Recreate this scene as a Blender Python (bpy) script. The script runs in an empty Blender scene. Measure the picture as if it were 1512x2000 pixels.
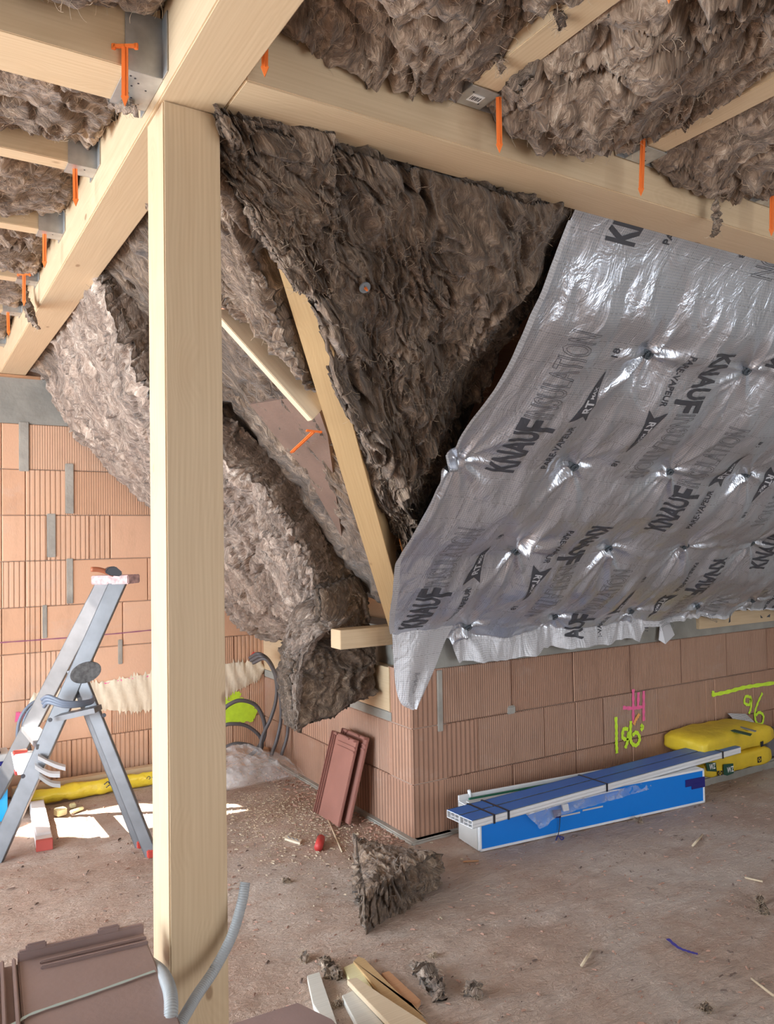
import bpy, bmesh, math, random
import numpy as np
from mathutils import Vector, Matrix, geometry
random.seed(7); RNG = np.random.default_rng(11)
C = bpy.context.scene.collection
SC = bpy.context.scene
# ------------------------------------------------------------------ camera, world, lights, exposure
FPX, YAW, PITCH, ROLL, CH = 1556.1, .5492, .0306, -.0165, 1.3643
cf = Vector((math.sin(YAW)*math.cos(PITCH), math.cos(YAW)*math.cos(PITCH), math.sin(PITCH)))
_r = Vector((math.cos(YAW), -math.sin(YAW), 0)); _u = _r.cross(cf)
cr = _r*math.cos(ROLL)+_u*math.sin(ROLL); cu = _u*math.cos(ROLL)-_r*math.sin(ROLL)
cam = bpy.data.objects.new('camera', bpy.data.cameras.new('camera')); C.objects.link(cam)
M = Matrix((cr, cu, -cf)).transposed().to_4x4(); M.translation = (0, 0, CH); cam.matrix_world = M
cam.data.sensor_fit = 'VERTICAL'; cam.data.sensor_height = 24; cam.data.lens = FPX/2000*24
cam.data.clip_start = .02; SC.camera = cam
SC.view_settings.view_transform = 'Standard'; SC.view_settings.look = 'None'
SC.view_settings.gamma = 1; SC.view_settings.use_curve_mapping = False
SC.view_settings.exposure = 0.72
W = bpy.data.worlds.new('sky'); SC.world = W; W.use_nodes = True
bg = W.node_tree.nodes['Background']; bg.inputs[0].default_value = (.90, .95, 1.0, 1); bg.inputs[1].default_value = 2.1
SUN_D = Vector((.695, 0, -1.0)).normalized()
sl = bpy.data.lights.new('sun', 'SUN'); sl.energy = 26; sl.angle = .009; sl.color = (1, .94, .84)
sun = bpy.data.objects.new('sun', sl); C.objects.link(sun); sun.rotation_euler = SUN_D.to_track_quat('-Z', 'Y').to_euler()
def window_light(name, loc, target, sx, sy, power, col):
    l = bpy.data.lights.new(name, 'AREA'); l.shape = 'RECTANGLE'; l.size = sx; l.size_y = sy; l.energy = power; l.color = col
    o = bpy.data.objects.new(name, l); C.objects.link(o); o.location = loc
    o.rotation_euler = (Vector(target)-Vector(loc)).to_track_quat('-Z', 'Y').to_euler(); return o
window_light('daylight_left', (-2.68, 2.6, 1.15), (0, 2.6, 1.15), 3.0, 1.7, 140, (.74, .88, 1))
window_light('daylight_back', (2.4, -2.68, 1.2), (2.4, 0, 1.2), 3.4, 1.7, 15, (.90, .95, 1))

# ------------------------------------------------------------------ pixel -> point on a real plane
def ray(x, y): return cf*FPX + cr*(x-756) - cu*(y-1000)
def on(x, y, ax, val):
    d = ray(x, y); o = (0, 0, CH)[ax]; return Vector((0, 0, CH)) + d*((val-o)/d[ax])
def PX(x, y, v): return on(x, y, 0, v)
def PY(x, y, v): return on(x, y, 1, v)
def PZ(x, y, v): return on(x, y, 2, v)
SL = .96
def PA(x, y, o=0.0):                     # roof slope above the right wall
    d = ray(x, y); t = (.93+o+SL*3.0-CH)/(d.z+SL*d.y); return Vector((0, 0, CH))+d*t
def PB(x, y, o=0.0):                     # roof slope above the short wall
    d = ray(x, y); t = (.93+o+SL*1.92-CH)/(d.z+SL*d.x); return Vector((0, 0, CH))+d*t

# ------------------------------------------------------------------ numpy noise
_perm = RNG.permutation(256); _perm = np.concatenate([_perm, _perm, _perm])
_g = RNG.normal(size=(256, 3)); _g /= np.linalg.norm(_g, axis=1)[:, None]
def pn(P):
    P = np.asarray(P, float); I = np.floor(P).astype(int); F = P-I; I &= 255
    U = F*F*F*(F*(F*6-15)+10); out = 0
    for dx in (0, 1):
        for dy in (0, 1):
            for dz in (0, 1):
                h = _perm[_perm[_perm[I[:, 0]+dx]+I[:, 1]+dy]+I[:, 2]+dz]
                d = (_g[h]*(F-np.array([dx, dy, dz]))).sum(1)
                w = (U[:, 0] if dx else 1-U[:, 0])*(U[:, 1] if dy else 1-U[:, 1])*(U[:, 2] if dz else 1-U[:, 2])
                out = out+w*d
    return out*1.5
def fbm(P, n=4):
    s = 0; a = 1
    for k in range(n): s = s+a*pn(P*2**k+17.3*k); a *= .5
    return s
def wool_h(Q, seed=0, lump=.03, amp=1.0):
    """tufted height over (s,t,w) metres, s across the fibres, t along them"""
    Q = np.asarray(Q, float)+seed*3.71
    w = np.stack([fbm(Q*2.6+5, 3), fbm(Q*2.6+31, 3), fbm(Q*2.6+77, 3)], 1)
    big = fbm(Q*3.1, 2)*lump
    def rid(F, ww, o): return np.clip(1-np.abs(pn((Q+w*ww)*np.array(F)+o))*2.6, -.6, 1)
    m1 = np.clip(.55+1.1*pn(Q*4+50), 0, 1.4); m2 = np.clip(.6+1.0*pn(Q*6+90), .1, 1.5)
    r1 = rid((11, 4, 8), .22, 0); r2 = rid((27, 8, 18), .16, 9); r3 = rid((62, 18, 40), .10, 3); r4 = rid((120, 40, 90), .06, 13)
    cz = pn((Q+w*.25)*np.array([5.5, 2.6, 4])+21); cy = pn((Q+w*.25)*np.array([9, 4.5, 6])+61)
    crease = .026*np.exp(-(cz/.055)**2)*(m1+.2)+.013*np.exp(-(cy/.05)**2)*m2
    return big+amp*(-crease+.012+np.sign(r1)*r1*r1*.026*m1+np.sign(r2)*r2*r2*.013*m2+r3*.0055*m2+r4*.0022)

# ------------------------------------------------------------------ object helpers
def tag(o, label=None, cat=None, group=None, kind=None):
    if label: o['label'] = label
    if cat: o['category'] = cat
    if group: o['group'] = group
    if kind: o['kind'] = kind
    return o
def mesh(name, V, F, mat, parent=None, smooth=False, attrs=None):
    me = bpy.data.meshes.new(name); me.from_pydata([tuple(v) for v in V], [], [tuple(f) for f in F]); me.update()
    if smooth: me.polygons.foreach_set('use_smooth', [True]*len(me.polygons))
    if attrs:
        for k, a in attrs.items():
            a = np.asarray(a, np.float32)
            if a.ndim == 2:
                at = me.attributes.new(k, 'FLOAT_VECTOR', 'POINT'); at.data.foreach_set('vector', a.ravel())
            else:
                at = me.attributes.new(k, 'FLOAT', 'POINT'); at.data.foreach_set('value', a)
    for m in (mat if isinstance(mat, (list, tuple)) else [mat]): me.materials.append(m)
    o = bpy.data.objects.new(name, me); C.objects.link(o)
    if parent: o.parent = parent
    return o
def frombm(name, bm, mat, parent=None, smooth=False):
    me = bpy.data.meshes.new(name); bm.to_mesh(me); bm.free()
    if smooth: me.polygons.foreach_set('use_smooth', [True]*len(me.polygons))
    for m in (mat if isinstance(mat, (list, tuple)) else [mat]): me.materials.append(m)
    o = bpy.data.objects.new(name, me); C.objects.link(o)
    if parent: o.parent = parent
    return o
def empty(name, loc, label=None, cat=None, group=None):
    o = bpy.data.objects.new(name, None); C.objects.link(o); o.location = loc; o.empty_display_size = .05
    return tag(o, label, cat, group)
def adopt(par, *kids):
    """parent keeping world placement; only for an unrotated Empty"""
    for k in kids:
        k.parent = par; k.location = k.location-par.location
def bmbox(bm, lo, hi, M=None, bev=0):
    r = bmesh.ops.create_cube(bm, size=1); vs = r['verts']
    lo = Vector(lo); hi = Vector(hi)
    for v in vs:
        v.co = Vector(((v.co.x+.5)*(hi.x-lo.x)+lo.x, (v.co.y+.5)*(hi.y-lo.y)+lo.y, (v.co.z+.5)*(hi.z-lo.z)+lo.z))
    if bev:
        es = list({e for v in vs for e in v.link_edges})
        q = bmesh.ops.bevel(bm, geom=es, offset=bev, segments=2, affect='EDGES'); vs = list({v for f in q['faces'] for v in f.verts} | {v for v in vs if v.is_valid})
    if M is not None:
        for v in vs: v.co = M @ v.co
    return vs
def box(name, lo, hi, mat, parent=None, bev=0, M=None):
    bm = bmesh.new(); bmbox(bm, lo, hi, None, bev); o = frombm(name, bm, mat, parent)
    if M is not None: o.matrix_local = M
    return o
def frame(p0, p1, up=(0, 0, 1)):
    p0 = Vector(p0); x = (Vector(p1)-p0); L = x.length; x.normalize(); y = Vector(up).cross(x).normalized(); z = x.cross(y)
    m = Matrix((x, y, z)).transposed().to_4x4(); m.translation = p0; return m, L
def beam(name, p0, p1, w, h, mat, parent=None, bev=.002, up=(0, 0, 1), zc=.5):
    """prism from p0 to p1; local X is its length; zc: where p0-p1 lies in the height (0 bottom, 1 top)"""
    m, L = frame(p0, p1, up)
    return box(name, (0, -w/2, -h*zc), (L, w/2, h*(1-zc)), mat, parent, bev, m)
def copyof(o, parent=None):
    c = o.copy(); C.objects.link(c); c.parent = parent
    for k in list(o.children):
        copyof(k, c)
    return c
def smoothpts(P, n):
    P = [Vector(p) for p in P]; out = []
    for i in range(len(P)-1):
        a = P[i-1] if i else P[i]*2-P[i+1]; b = P[i]; c = P[i+1]; d = P[i+2] if i+2 < len(P) else P[i+1]*2-P[i]
        for k in range(n):
            t = k/n; out.append(.5*((2*b)+(c-a)*t+(2*a-5*b+4*c-d)*t*t+(3*b-a-3*c+d)*t**3))
    return out+[P[-1]]
def tubegeo(P, r, seg=8, V=None, F=None, cap=True, rf=None):
    V = [] if V is None else V; F = [] if F is None else F; base = len(V); n = len(P)
    up = Vector((0, 0, 1)); prev = None
    for i, p in enumerate(P):
        t = (P[min(i+1, n-1)]-P[max(i-1, 0)]).normalized()
        if prev is None:
            a = t.cross(up)
            if a.length < .1: a = t.cross(Vector((1, 0, 0)))
            a.normalize()
        else: a = (prev-t*prev.dot(t)).normalized()
        prev = a; b = t.cross(a); rr = rf(i) if rf else r
        for k in range(seg):
            th = 2*math.pi*k/seg; V.append(p+a*math.cos(th)*rr+b*math.sin(th)*rr)
    for i in range(n-1):
        for k in range(seg):
            F.append((base+i*seg+k, base+i*seg+(k+1) % seg, base+(i+1)*seg+(k+1) % seg, base+(i+1)*seg+k))
    if cap: F.append([base+k for k in range(seg)][::-1]); F.append([base+(n-1)*seg+k for k in range(seg)])
    return V, F
def tube(name, P, r, mat, parent=None, seg=8, rf=None, n=0):
    if n: P = smoothpts(P, n)
    V, F = tubegeo([Vector(p) for p in P], r, seg, rf=rf); return mesh(name, V, F, mat, parent, True)
def prism(name, pts, n, th, mat, parent=None, bev=0):
    """polygon (3-D points, planar) extruded by th along n"""
    n = Vector(n).normalized(); k = len(pts); V = [Vector(p) for p in pts]; V += [p+n*th for p in V]
    F = [list(range(k)), list(range(2*k-1, k-1, -1))]+[(i, i+k, (i+1) % k+k, (i+1) % k) for i in range(k)]
    bm = bmesh.new(); vs = [bm.verts.new(v) for v in V]
    for f in F: bm.faces.new([vs[i] for i in f])
    bmesh.ops.recalc_face_normals(bm, faces=bm.faces)
    if bev: bmesh.ops.bevel(bm, geom=list(bm.edges), offset=bev, segments=2, affect='EDGES')
    return frombm(name, bm, mat, parent)

# ------------------------------------------------------------------ materials
def newmat(name):
    m = bpy.data.materials.new(name); m.use_nodes = True; nt = m.node_tree
    return m, nt, nt.nodes['Principled BSDF']
class N:
    def __init__(s, nt): s.nt = nt
    def n(s, t, **k):
        o = s.nt.nodes.new(t)
        for a, b in k.items():
            if a.startswith('i_'):
                key = a[2:]; key = int(key) if key.isdigit() else key.replace('_', ' ')
                if hasattr(b, 'is_linked') or isinstance(b, bpy.types.NodeSocket): s.nt.links.new(b, o.inputs[key])
                else: o.inputs[key].default_value = b
            else: setattr(o, a, b)
        return o
    def link(s, a, b): s.nt.links.new(a, b)
    def ramp(s, fac, stops, interp='LINEAR'):
        r = s.nt.nodes.new('ShaderNodeValToRGB'); r.color_ramp.interpolation = interp
        e = r.color_ramp.elements
        while len(e) > 1: e.remove(e[-1])
        e[0].position = stops[0][0]; e[0].color = (*stops[0][1], 1)
        for p, c in stops[1:]:
            q = e.new(p); q.color = (*c, 1)
        s.link(fac, r.inputs[0]); return r.outputs[0]
    def math(s, op, a, b=None):
        m = s.nt.nodes.new('ShaderNodeMath'); m.operation = op
        for i, v in enumerate((a, b)):
            if v is None: continue
            if isinstance(v, (int, float)): m.inputs[i].default_value = v
            else: s.link(v, m.inputs[i])
        return m.outputs[0]
    def mix(s, f, a, b, mode='MIX'):
        m = s.nt.nodes.new('ShaderNodeMix'); m.data_type = 'RGBA'; m.blend_type = mode
        for i, v in ((0, f), (6, a), (7, b)):
            if isinstance(v, (int, float)): m.inputs[i].default_value = v
            elif isinstance(v, (tuple, list)): m.inputs[i].default_value = (*v[:3], 1)
            else: s.link(v, m.inputs[i])
        return m.outputs[2]
    def noise(s, vec, sc, det=3, rough=.5, dist=0):
        o = s.n('ShaderNodeTexNoise'); s.link(vec, o.inputs['Vector']) if vec is not None else None
        o.inputs['Scale'].default_value = sc; o.inputs['Detail'].default_value = det
        o.inputs['Roughness'].default_value = rough; o.inputs['Distortion'].default_value = dist; return o.outputs['Fac']
    def map(s, vec, scale=(1, 1, 1), loc=(0, 0, 0), rot=(0, 0, 0)):
        o = s.n('ShaderNodeMapping'); s.link(vec, o.inputs[0]); o.inputs['Scale'].default_value = scale
        o.inputs['Location'].default_value = loc; o.inputs['Rotation'].default_value = rot; return o.outputs[0]
    def bump(s, h, st, dist, nrm=None):
        b = s.n('ShaderNodeBump'); s.link(h, b.inputs['Height']); b.inputs['Strength'].default_value = st; b.inputs['Distance'].default_value = dist
        if nrm is not None: s.link(nrm, b.inputs['Normal'])
        return b.outputs[0]
    def obj(s): return s.n('ShaderNodeTexCoord').outputs['Object']
    def attr(s, name, out='Vector'): return s.n('ShaderNodeAttribute', attribute_name=name).outputs[out]
def plain(name, col, rough=.6, metal=0, bumpsc=0, bumpd=.0005, var=0.0, varsc=8):
    m, nt, b = newmat(name); k = N(nt); b.inputs['Roughness'].default_value = rough; b.inputs['Metallic'].default_value = metal
    b.inputs['Base Color'].default_value = (*col, 1); v = k.obj()
    if var:
        f = k.noise(v, varsc, 4); c = k.ramp(f, [(.3, tuple(x*(1-var) for x in col)), (.7, tuple(min(1, x*(1+var)) for x in col))]); k.link(c, b.inputs['Base Color'])
    if bumpsc: k.link(k.bump(k.noise(v, bumpsc, 3), .8, bumpd), b.inputs['Normal'])
    return m
def wood(name, light, dark, knots=True, seed=0, rough=.55):
    m, nt, b = newmat(name); k = N(nt)
    oi = k.n('ShaderNodeObjectInfo').outputs['Random']
    off = k.n('ShaderNodeCombineXYZ'); k.link(k.math('MULTIPLY', oi, 37.0), off.inputs[0]); k.link(k.math('MULTIPLY', oi, 11.0), off.inputs[1])
    va = k.n('ShaderNodeVectorMath', operation='ADD'); k.link(k.obj(), va.inputs[0]); k.link(off.outputs[0], va.inputs[1])
    v = va.outputs[0]
    kn = k.n('ShaderNodeTexVoronoi'); k.link(k.map(v, (4.2, 8.5, 8.5)), kn.inputs['Vector']); kn.inputs['Scale'].default_value = 1.0
    kd = kn.outputs['Distance']
    kmask = k.ramp(kd, [(0, (1, 1, 1)), (.055, (1, 1, 1)), (.085, (0, 0, 0))])
    halo = k.ramp(kd, [(0, (1, 1, 1)), (.35, (0, 0, 0))])
    d = k.noise(k.map(v, (1.2, 4, 4)), 1.5, 2)
    w = k.n('ShaderNodeTexWave', wave_type='BANDS', bands_direction='Y'); w.inputs['Scale'].default_value = 1.0
    mv = k.map(v, (1.0, 34, 34)); vv = k.n('ShaderNodeVectorMath', operation='ADD'); k.link(mv, vv.inputs[0])
    cx = k.n('ShaderNodeCombineXYZ'); k.link(k.math('ADD', k.math('MULTIPLY', d, 2.2), k.math('MULTIPLY', halo, 1.2)), cx.inputs[1]); k.link(cx.outputs[0], vv.inputs[1])
    k.link(vv.outputs[0], w.inputs['Vector']); w.inputs['Distortion'].default_value = 1.2; w.inputs['Detail'].default_value = 2
    fine = k.noise(k.map(v, (4, 160, 160)), 1, 3)
    g = k.math('ADD', k.math('MULTIPLY', w.outputs['Fac'], .13), k.math('MULTIPLY', fine, .7))
    c = k.ramp(g, [(.2, light), (.8, dark)])
    c = k.mix(k.math('MULTIPLY', k.noise(k.map(v, (1.5, 5, 5)), 1, 2), .35), c, tuple(x*.82 for x in light))
    if knots: c = k.mix(k.math('MULTIPLY', kmask, .8), c, (dark[0]*.42, dark[1]*.32, dark[2]*.26))
    if knots: c = k.mix(k.math('MULTIPLY', halo, .25), c, dark)
    k.link(c, b.inputs['Base Color']); b.inputs['Roughness'].default_value = rough
    k.link(k.bump(fine, .25, .0006), b.inputs['Normal']); return m
WOOD = wood('spruce_timber', (.67, .505, .325), (.52, .355, .205))
WOODP = wood('spruce_pale', (.74, .60, .43), (.60, .45, .29))
WOODA = wood('rafter_amber', (.58, .39, .20), (.46, .29, .13))
WOODR = wood('reddish_board', (.55, .30, .16), (.42, .20, .10))
WOODY = wood('fresh_offcut', (.82, .76, .46), (.70, .60, .34), knots=False)
WOODG = wood('grey_white_offcut', (.72, .70, .64), (.55, .52, .46), knots=False)
def woolmat(name, dark, mid, light, tip, scale=1.0):
    m, nt, b = newmat(name); k = N(nt); v = k.attr('st')
    w = k.n('ShaderNodeTexNoise'); k.link(v, w.inputs['Vector']); w.inputs['Scale'].default_value = 4.5; w.inputs['Detail'].default_value = 3
    vv = k.n('ShaderNodeVectorMath', operation='MULTIPLY_ADD'); k.link(w.outputs['Color'], vv.inputs[0]); vv.inputs[1].default_value = (.30, .30, .30); k.link(v, vv.inputs[2])
    q = vv.outputs[0]
    f1 = k.noise(k.map(q, (70*scale, 13*scale, 40*scale)), 1, 5, .66)
    f2 = k.noise(k.map(q, (340*scale, 30*scale, 200*scale)), 1, 3, .65)
    big = k.noise(k.map(v, (5, 3, 4)), 1, 3, .55)
    f = k.math('ADD', k.math('MULTIPLY', f1, .5), k.math('ADD', k.math('MULTIPLY', f2, .3), k.math('MULTIPLY', big, .3)))
    c = k.ramp(f, [(.40, dark), (.53, mid), (.62, light), (.70, tip)])
    k.link(c, b.inputs['Base Color']); b.inputs['Roughness'].default_value = .85
    b.inputs['Sheen Weight'].default_value = .25; b.inputs['Sheen Roughness'].default_value = .5
    b.inputs['Specular IOR Level'].default_value = .25
    n1 = k.bump(f1, 1.0, .012); n2 = k.bump(f2, .9, .004, n1); k.link(n2, b.inputs['Normal']); return m
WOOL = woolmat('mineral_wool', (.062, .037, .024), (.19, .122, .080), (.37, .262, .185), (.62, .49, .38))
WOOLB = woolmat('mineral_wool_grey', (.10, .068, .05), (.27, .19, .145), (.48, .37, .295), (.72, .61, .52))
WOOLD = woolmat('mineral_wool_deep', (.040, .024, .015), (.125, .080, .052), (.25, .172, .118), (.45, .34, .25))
WOOLG = woolmat('mineral_wool_cut', (.15, .13, .12), (.30, .27, .25), (.48, .45, .42), (.66, .63, .6))
FIBRE = plain('wool_fibre', (.50, .38, .27), .8)
FIBREG = plain('wool_fibre_grey', (.46, .41, .37), .8)
def brickmat(name, c0, c1, c2, gd=.6):
    m, nt, b = newmat(name); k = N(nt); v = k.attr('st'); t = k.attr('tint', 'Fac'); gr = k.attr('groove', 'Fac')
    base = k.ramp(t, [(0, c0), (.5, c1), (1, c2)])
    blot = k.noise(v, 3.2, 5, .6); base = k.mix(k.math('MULTIPLY', blot, .55), base, tuple(x*1.22 for x in c1))
    blot2 = k.noise(k.map(v, (9, 2.2, 1)), 1, 4, .65); dk = k.ramp(blot2, [(.52, (0, 0, 0)), (.75, (1, 1, 1))])
    base = k.mix(k.math('MULTIPLY', dk, .38), base, tuple(x*.58 for x in c0))
    dust = k.ramp(k.noise(k.map(v, (4, 6, 1), (3, 1, 0)), 1, 5, .7), [(.56, (0, 0, 0)), (.78, (1, 1, 1))])
    base = k.mix(k.math('MULTIPLY', dust, .33), base, (.62, .52, .46))
    def grooves(pitch):
        s = k.n('ShaderNodeSeparateXYZ'); k.link(v, s.inputs[0]); x = k.math('MULTIPLY', s.outputs[0], 1/pitch)
        fr = k.math('FRACT', x); a = k.math('ABSOLUTE', k.math('SUBTRACT', fr, .5)); return k.ramp(a, [(0, (0, 0, 0)), (.10, (0, 0, 0)), (.22, (1, 1, 1))])
    gf = grooves(.0128); gc = grooves(.0262)
    isf = k.math('MULTIPLY', k.math('GREATER_THAN', gr, .25), k.math('LESS_THAN', gr, .75)); isc = k.math('GREATER_THAN', gr, .75)
    # 1 = outer skin of the block, 0 = bottom of a groove
    h = k.math('SUBTRACT', 1.0, k.math('ADD', k.math('MULTIPLY', isf, k.math('SUBTRACT', 1.0, gf)), k.math('MULTIPLY', isc, k.math('SUBTRACT', 1.0, gc))))
    base = k.mix(k.math('MULTIPLY', k.math('SUBTRACT', 1.0, h), gd), base, tuple(x*.55 for x in c0))   # shade inside the grooves painted in as a darker tint
    fine = k.noise(k.map(v, (160, 60, 1)), 1, 3); base = k.mix(k.math('MULTIPLY', fine, .25), base, tuple(x*.7 for x in c1))
    k.link(base, b.inputs['Base Color']); b.inputs['Roughness'].default_value = .85
    n1 = k.bump(h, 1, .004); k.link(k.bump(fine, .5, .001, n1), b.inputs['Normal']); return m
BRICK = brickmat('clay_block', (.37, .19, .125), (.49, .28, .19), (.54, .37, .285))
BRICKL = brickmat('clay_block_orange', (.62, .335, .20), (.70, .41, .265), (.76, .48, .335), .38)
MORTAR = plain('mortar_grey', (.36, .33, .29), .9, bumpsc=60, bumpd=.003, var=.2)
CONC = plain('concrete_band', (.30, .285, .255), .9, bumpsc=45, bumpd=.002, var=.22, varsc=6)
PLAST = plain('filler_plaster', (.80, .68, .52), .9, bumpsc=35, bumpd=.003, var=.08)
def spray(name, col): return plain(name, col, .5, var=.08, varsc=30)
YSPRAY = spray('yellow_spray', (.66, .95, .05)); PSPRAY = spray('pink_spray', (.95, .16, .36)); RSPRAY = spray('orange_mark', (.95, .42, .12))
def floormat():
    m, nt, b = newmat('dusty_screed'); k = N(nt); v = k.obj()
    a = k.noise(v, 1.1, 6, .6, .4); c = k.ramp(a, [(.32, (.43, .28, .21)), (.5, (.56, .42, .34)), (.66, (.66, .56, .49))])
    p = k.noise(k.map(v, (1.0, 1.6, 1), (4, 2, 0), (0, 0, .5)), 1.6, 6, .65, .8); c = k.mix(k.ramp(p, [(.5, (0, 0, 0)), (.72, (.75, .75, .75))]), c, (.70, .60, .53))
    r = k.noise(k.map(v, (1, 2.6, 1), (1, 7, 0), (0, 0, -.4)), 2.3, 5, .6, 1.5); c = k.mix(k.ramp(r, [(.52, (0, 0, 0)), (.7, (.5, .5, .5))]), c, (.42, .255, .18))
    gp = k.noise(k.map(v, (1, 1, 1), (9, 3, 0)), .9, 4, .6); c = k.mix(k.ramp(gp, [(.60, (0, 0, 0)), (.76, (.7, .7, .7))]), c, (.55, .53, .50))
    f = k.noise(v, 55, 4, .7); c = k.mix(k.math('MULTIPLY', f, .4), c, (.40, .27, .20))
    sp = k.n('ShaderNodeTexVoronoi'); k.link(v, sp.inputs['Vector']); sp.inputs['Scale'].default_value = 42
    spm = k.ramp(sp.outputs['Distance'], [(0, (1, 1, 1)), (.10, (1, 1, 1)), (.16, (0, 0, 0))]); c = k.mix(k.math('MULTIPLY', spm, .35), c, (.25, .17, .13))
    k.link(c, b.inputs['Base Color']); b.inputs['Roughness'].default_value = .92
    h2 = k.noise(k.map(v, (1, 3, 1), (0, 0, 0), (0, 0, .25)), 16, 4, .7, 2.0)
    n1 = k.bump(h2, .9, .012); k.link(k.bump(f, 1.0, .006, n1), b.inputs['Normal']); return m
FLOOR = floormat()
def foil(name, base, metal, rough, alpha=1.0):
    m, nt, b = newmat(name); k = N(nt); v = k.attr('st'); s = k.n('ShaderNodeSeparateXYZ'); k.link(v, s.inputs[0])
    def lines(ch, pitch, wd):
        fr = k.math('FRACT', k.math('MULTIPLY', s.outputs[ch], 1/pitch)); a = k.math('ABSOLUTE', k.math('SUBTRACT', fr, .5)); return k.math('LESS_THAN', a, wd)
    g = k.math('MAXIMUM', lines(0, .0085, .13), lines(1, .0085, .13))
    cr_ = k.math('MAXIMUM', k.math('MULTIPLY', lines(0, .10, .008), lines(1, .025, .30)), k.math('MULTIPLY', lines(1, .10, .008), lines(0, .025, .30)))
    cloud = k.noise(v, 3.5, 4, .6); c = k.mix(cloud, tuple(x*.80 for x in base), base)
    c = k.mix(k.math('MULTIPLY', g, .6), c, (.88, .88, .91)); c = k.mix(k.math('MULTIPLY', cr_, .55), c, (.05, .05, .06))
    k.link(c, b.inputs['Base Color']); b.inputs['Metallic'].default_value = metal; b.inputs['Roughness'].default_value = rough
    cr2 = k.noise(k.map(v, (14, 9, 1)), 1, 4, .6, 1.0)
    n0 = k.bump(cr2, .6, .018); k.link(k.bump(g, .5, .0012, n0), b.inputs['Normal'])
    if alpha < 1: b.inputs['Alpha'].default_value = alpha
    return m
FOIL = foil('vapour_membrane', (.66, .70, .79), .86, .33)
FOILW = foil('vapour_membrane_pale', (.60, .58, .60), .25, .45)
INK = plain('print_ink', (.055, .055, .065), .45)
INKG = plain('print_ink_grey', (.22, .22, .24), .45)
STEEL = plain('galvanised_steel', (.55, .56, .56), .42, .8, var=.15, varsc=30)
ALU = plain('aluminium', (.20, .20, .21), .45, .6, var=.12, varsc=14)
ORANGE = plain('orange_plastic', (.85, .19, .035), .45)
RED = plain('red_plastic', (.62, .08, .06), .5)
TILE = plain('clay_roof_tile', (.27, .185, .170), .55, bumpsc=90, bumpd=.0006, var=.10, varsc=5)
TILER = plain('clay_roof_tile_red', (.31, .135, .105), .5, bumpsc=90, bumpd=.0006, var=.10)
STRAP = plain('grey_green_strap', (.36, .43, .40), .5)
PIPE = plain('grey_conduit', (.36, .37, .38), .45)
PIPED = plain('dark_conduit', (.115, .105, .11), .45)
CABLE = plain('blue_grey_cable', (.17, .20, .26), .4)
BLUE = plain('blue_film', (.0, .20, .72), .38); BLUED = plain('blue_film_dark', (.035, .15, .48), .4)
CYAN = plain('bright_blue_film', (.01, .38, .85), .35)
WHITE = plain('white_pvc', (.80, .80, .82), .35); GREY = plain('grey_pvc', (.55, .55, .55), .5)
BLACK = plain('black_plastic', (.02, .02, .03), .35); NAVY = plain('navy_tape', (.015, .015, .17), .4)
GREEN = plain('green_profile', (.01, .13, .07), .4)
YELLOW = plain('yellow_bag', (.72, .50, .03), .5, bumpsc=22, bumpd=.006, var=.12)
YFILM = plain('yellow_film', (.84, .62, .05), .3, bumpsc=30, bumpd=.008, var=.10)
LGREEN = plain('dark_green_label', (.012, .07, .045), .5); PAPER = plain('white_label', (.85, .85, .84), .5)
TAPEV = plain('violet_tape', (.07, .06, .40), .4)
def filmmat():
    m, nt, b = newmat('clear_film'); k = N(nt); b.inputs['Base Color'].default_value = (.93, .93, .95, 1); b.inputs['Roughness'].default_value = .07
    b.inputs['IOR'].default_value = 1.25; v = k.obj(); f = k.noise(v, 14, 4, .6); k.link(k.ramp(f, [(.35, (.12, .12, .12)), (.7, (.38, .38, .38))]), b.inputs['Alpha'])
    k.link(k.bump(k.noise(v, 30, 4), .7, .008), b.inputs['Normal']); return m
FILM = filmmat()

# ------------------------------------------------------------------ structure
def S(o, label=None): o['kind'] = 'structure'; return o
XC, Y2, Y1 = 1.96, 3.018, 4.71          # corner, right wall plane, rear wall plane
def relief(P): return .006*fbm(P*3.5, 4)+.0035*fbm(P*14, 3)
nx, ny = 330, 330
gx = np.linspace(-2.6, 5.6, nx); gy = np.linspace(-2.6, 4.9, ny)
GX, GY = np.meshgrid(gx, gy); PP = np.stack([GX.ravel(), GY.ravel(), 0*GX.ravel()], 1)
PP[:, 2] = relief(PP)-.002
FF = [(j*nx+i, j*nx+i+1, (j+1)*nx+i+1, (j+1)*nx+i) for j in range(ny-1) for i in range(nx-1)]
S(mesh('floor', PP, FF, FLOOR, smooth=True))
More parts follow.
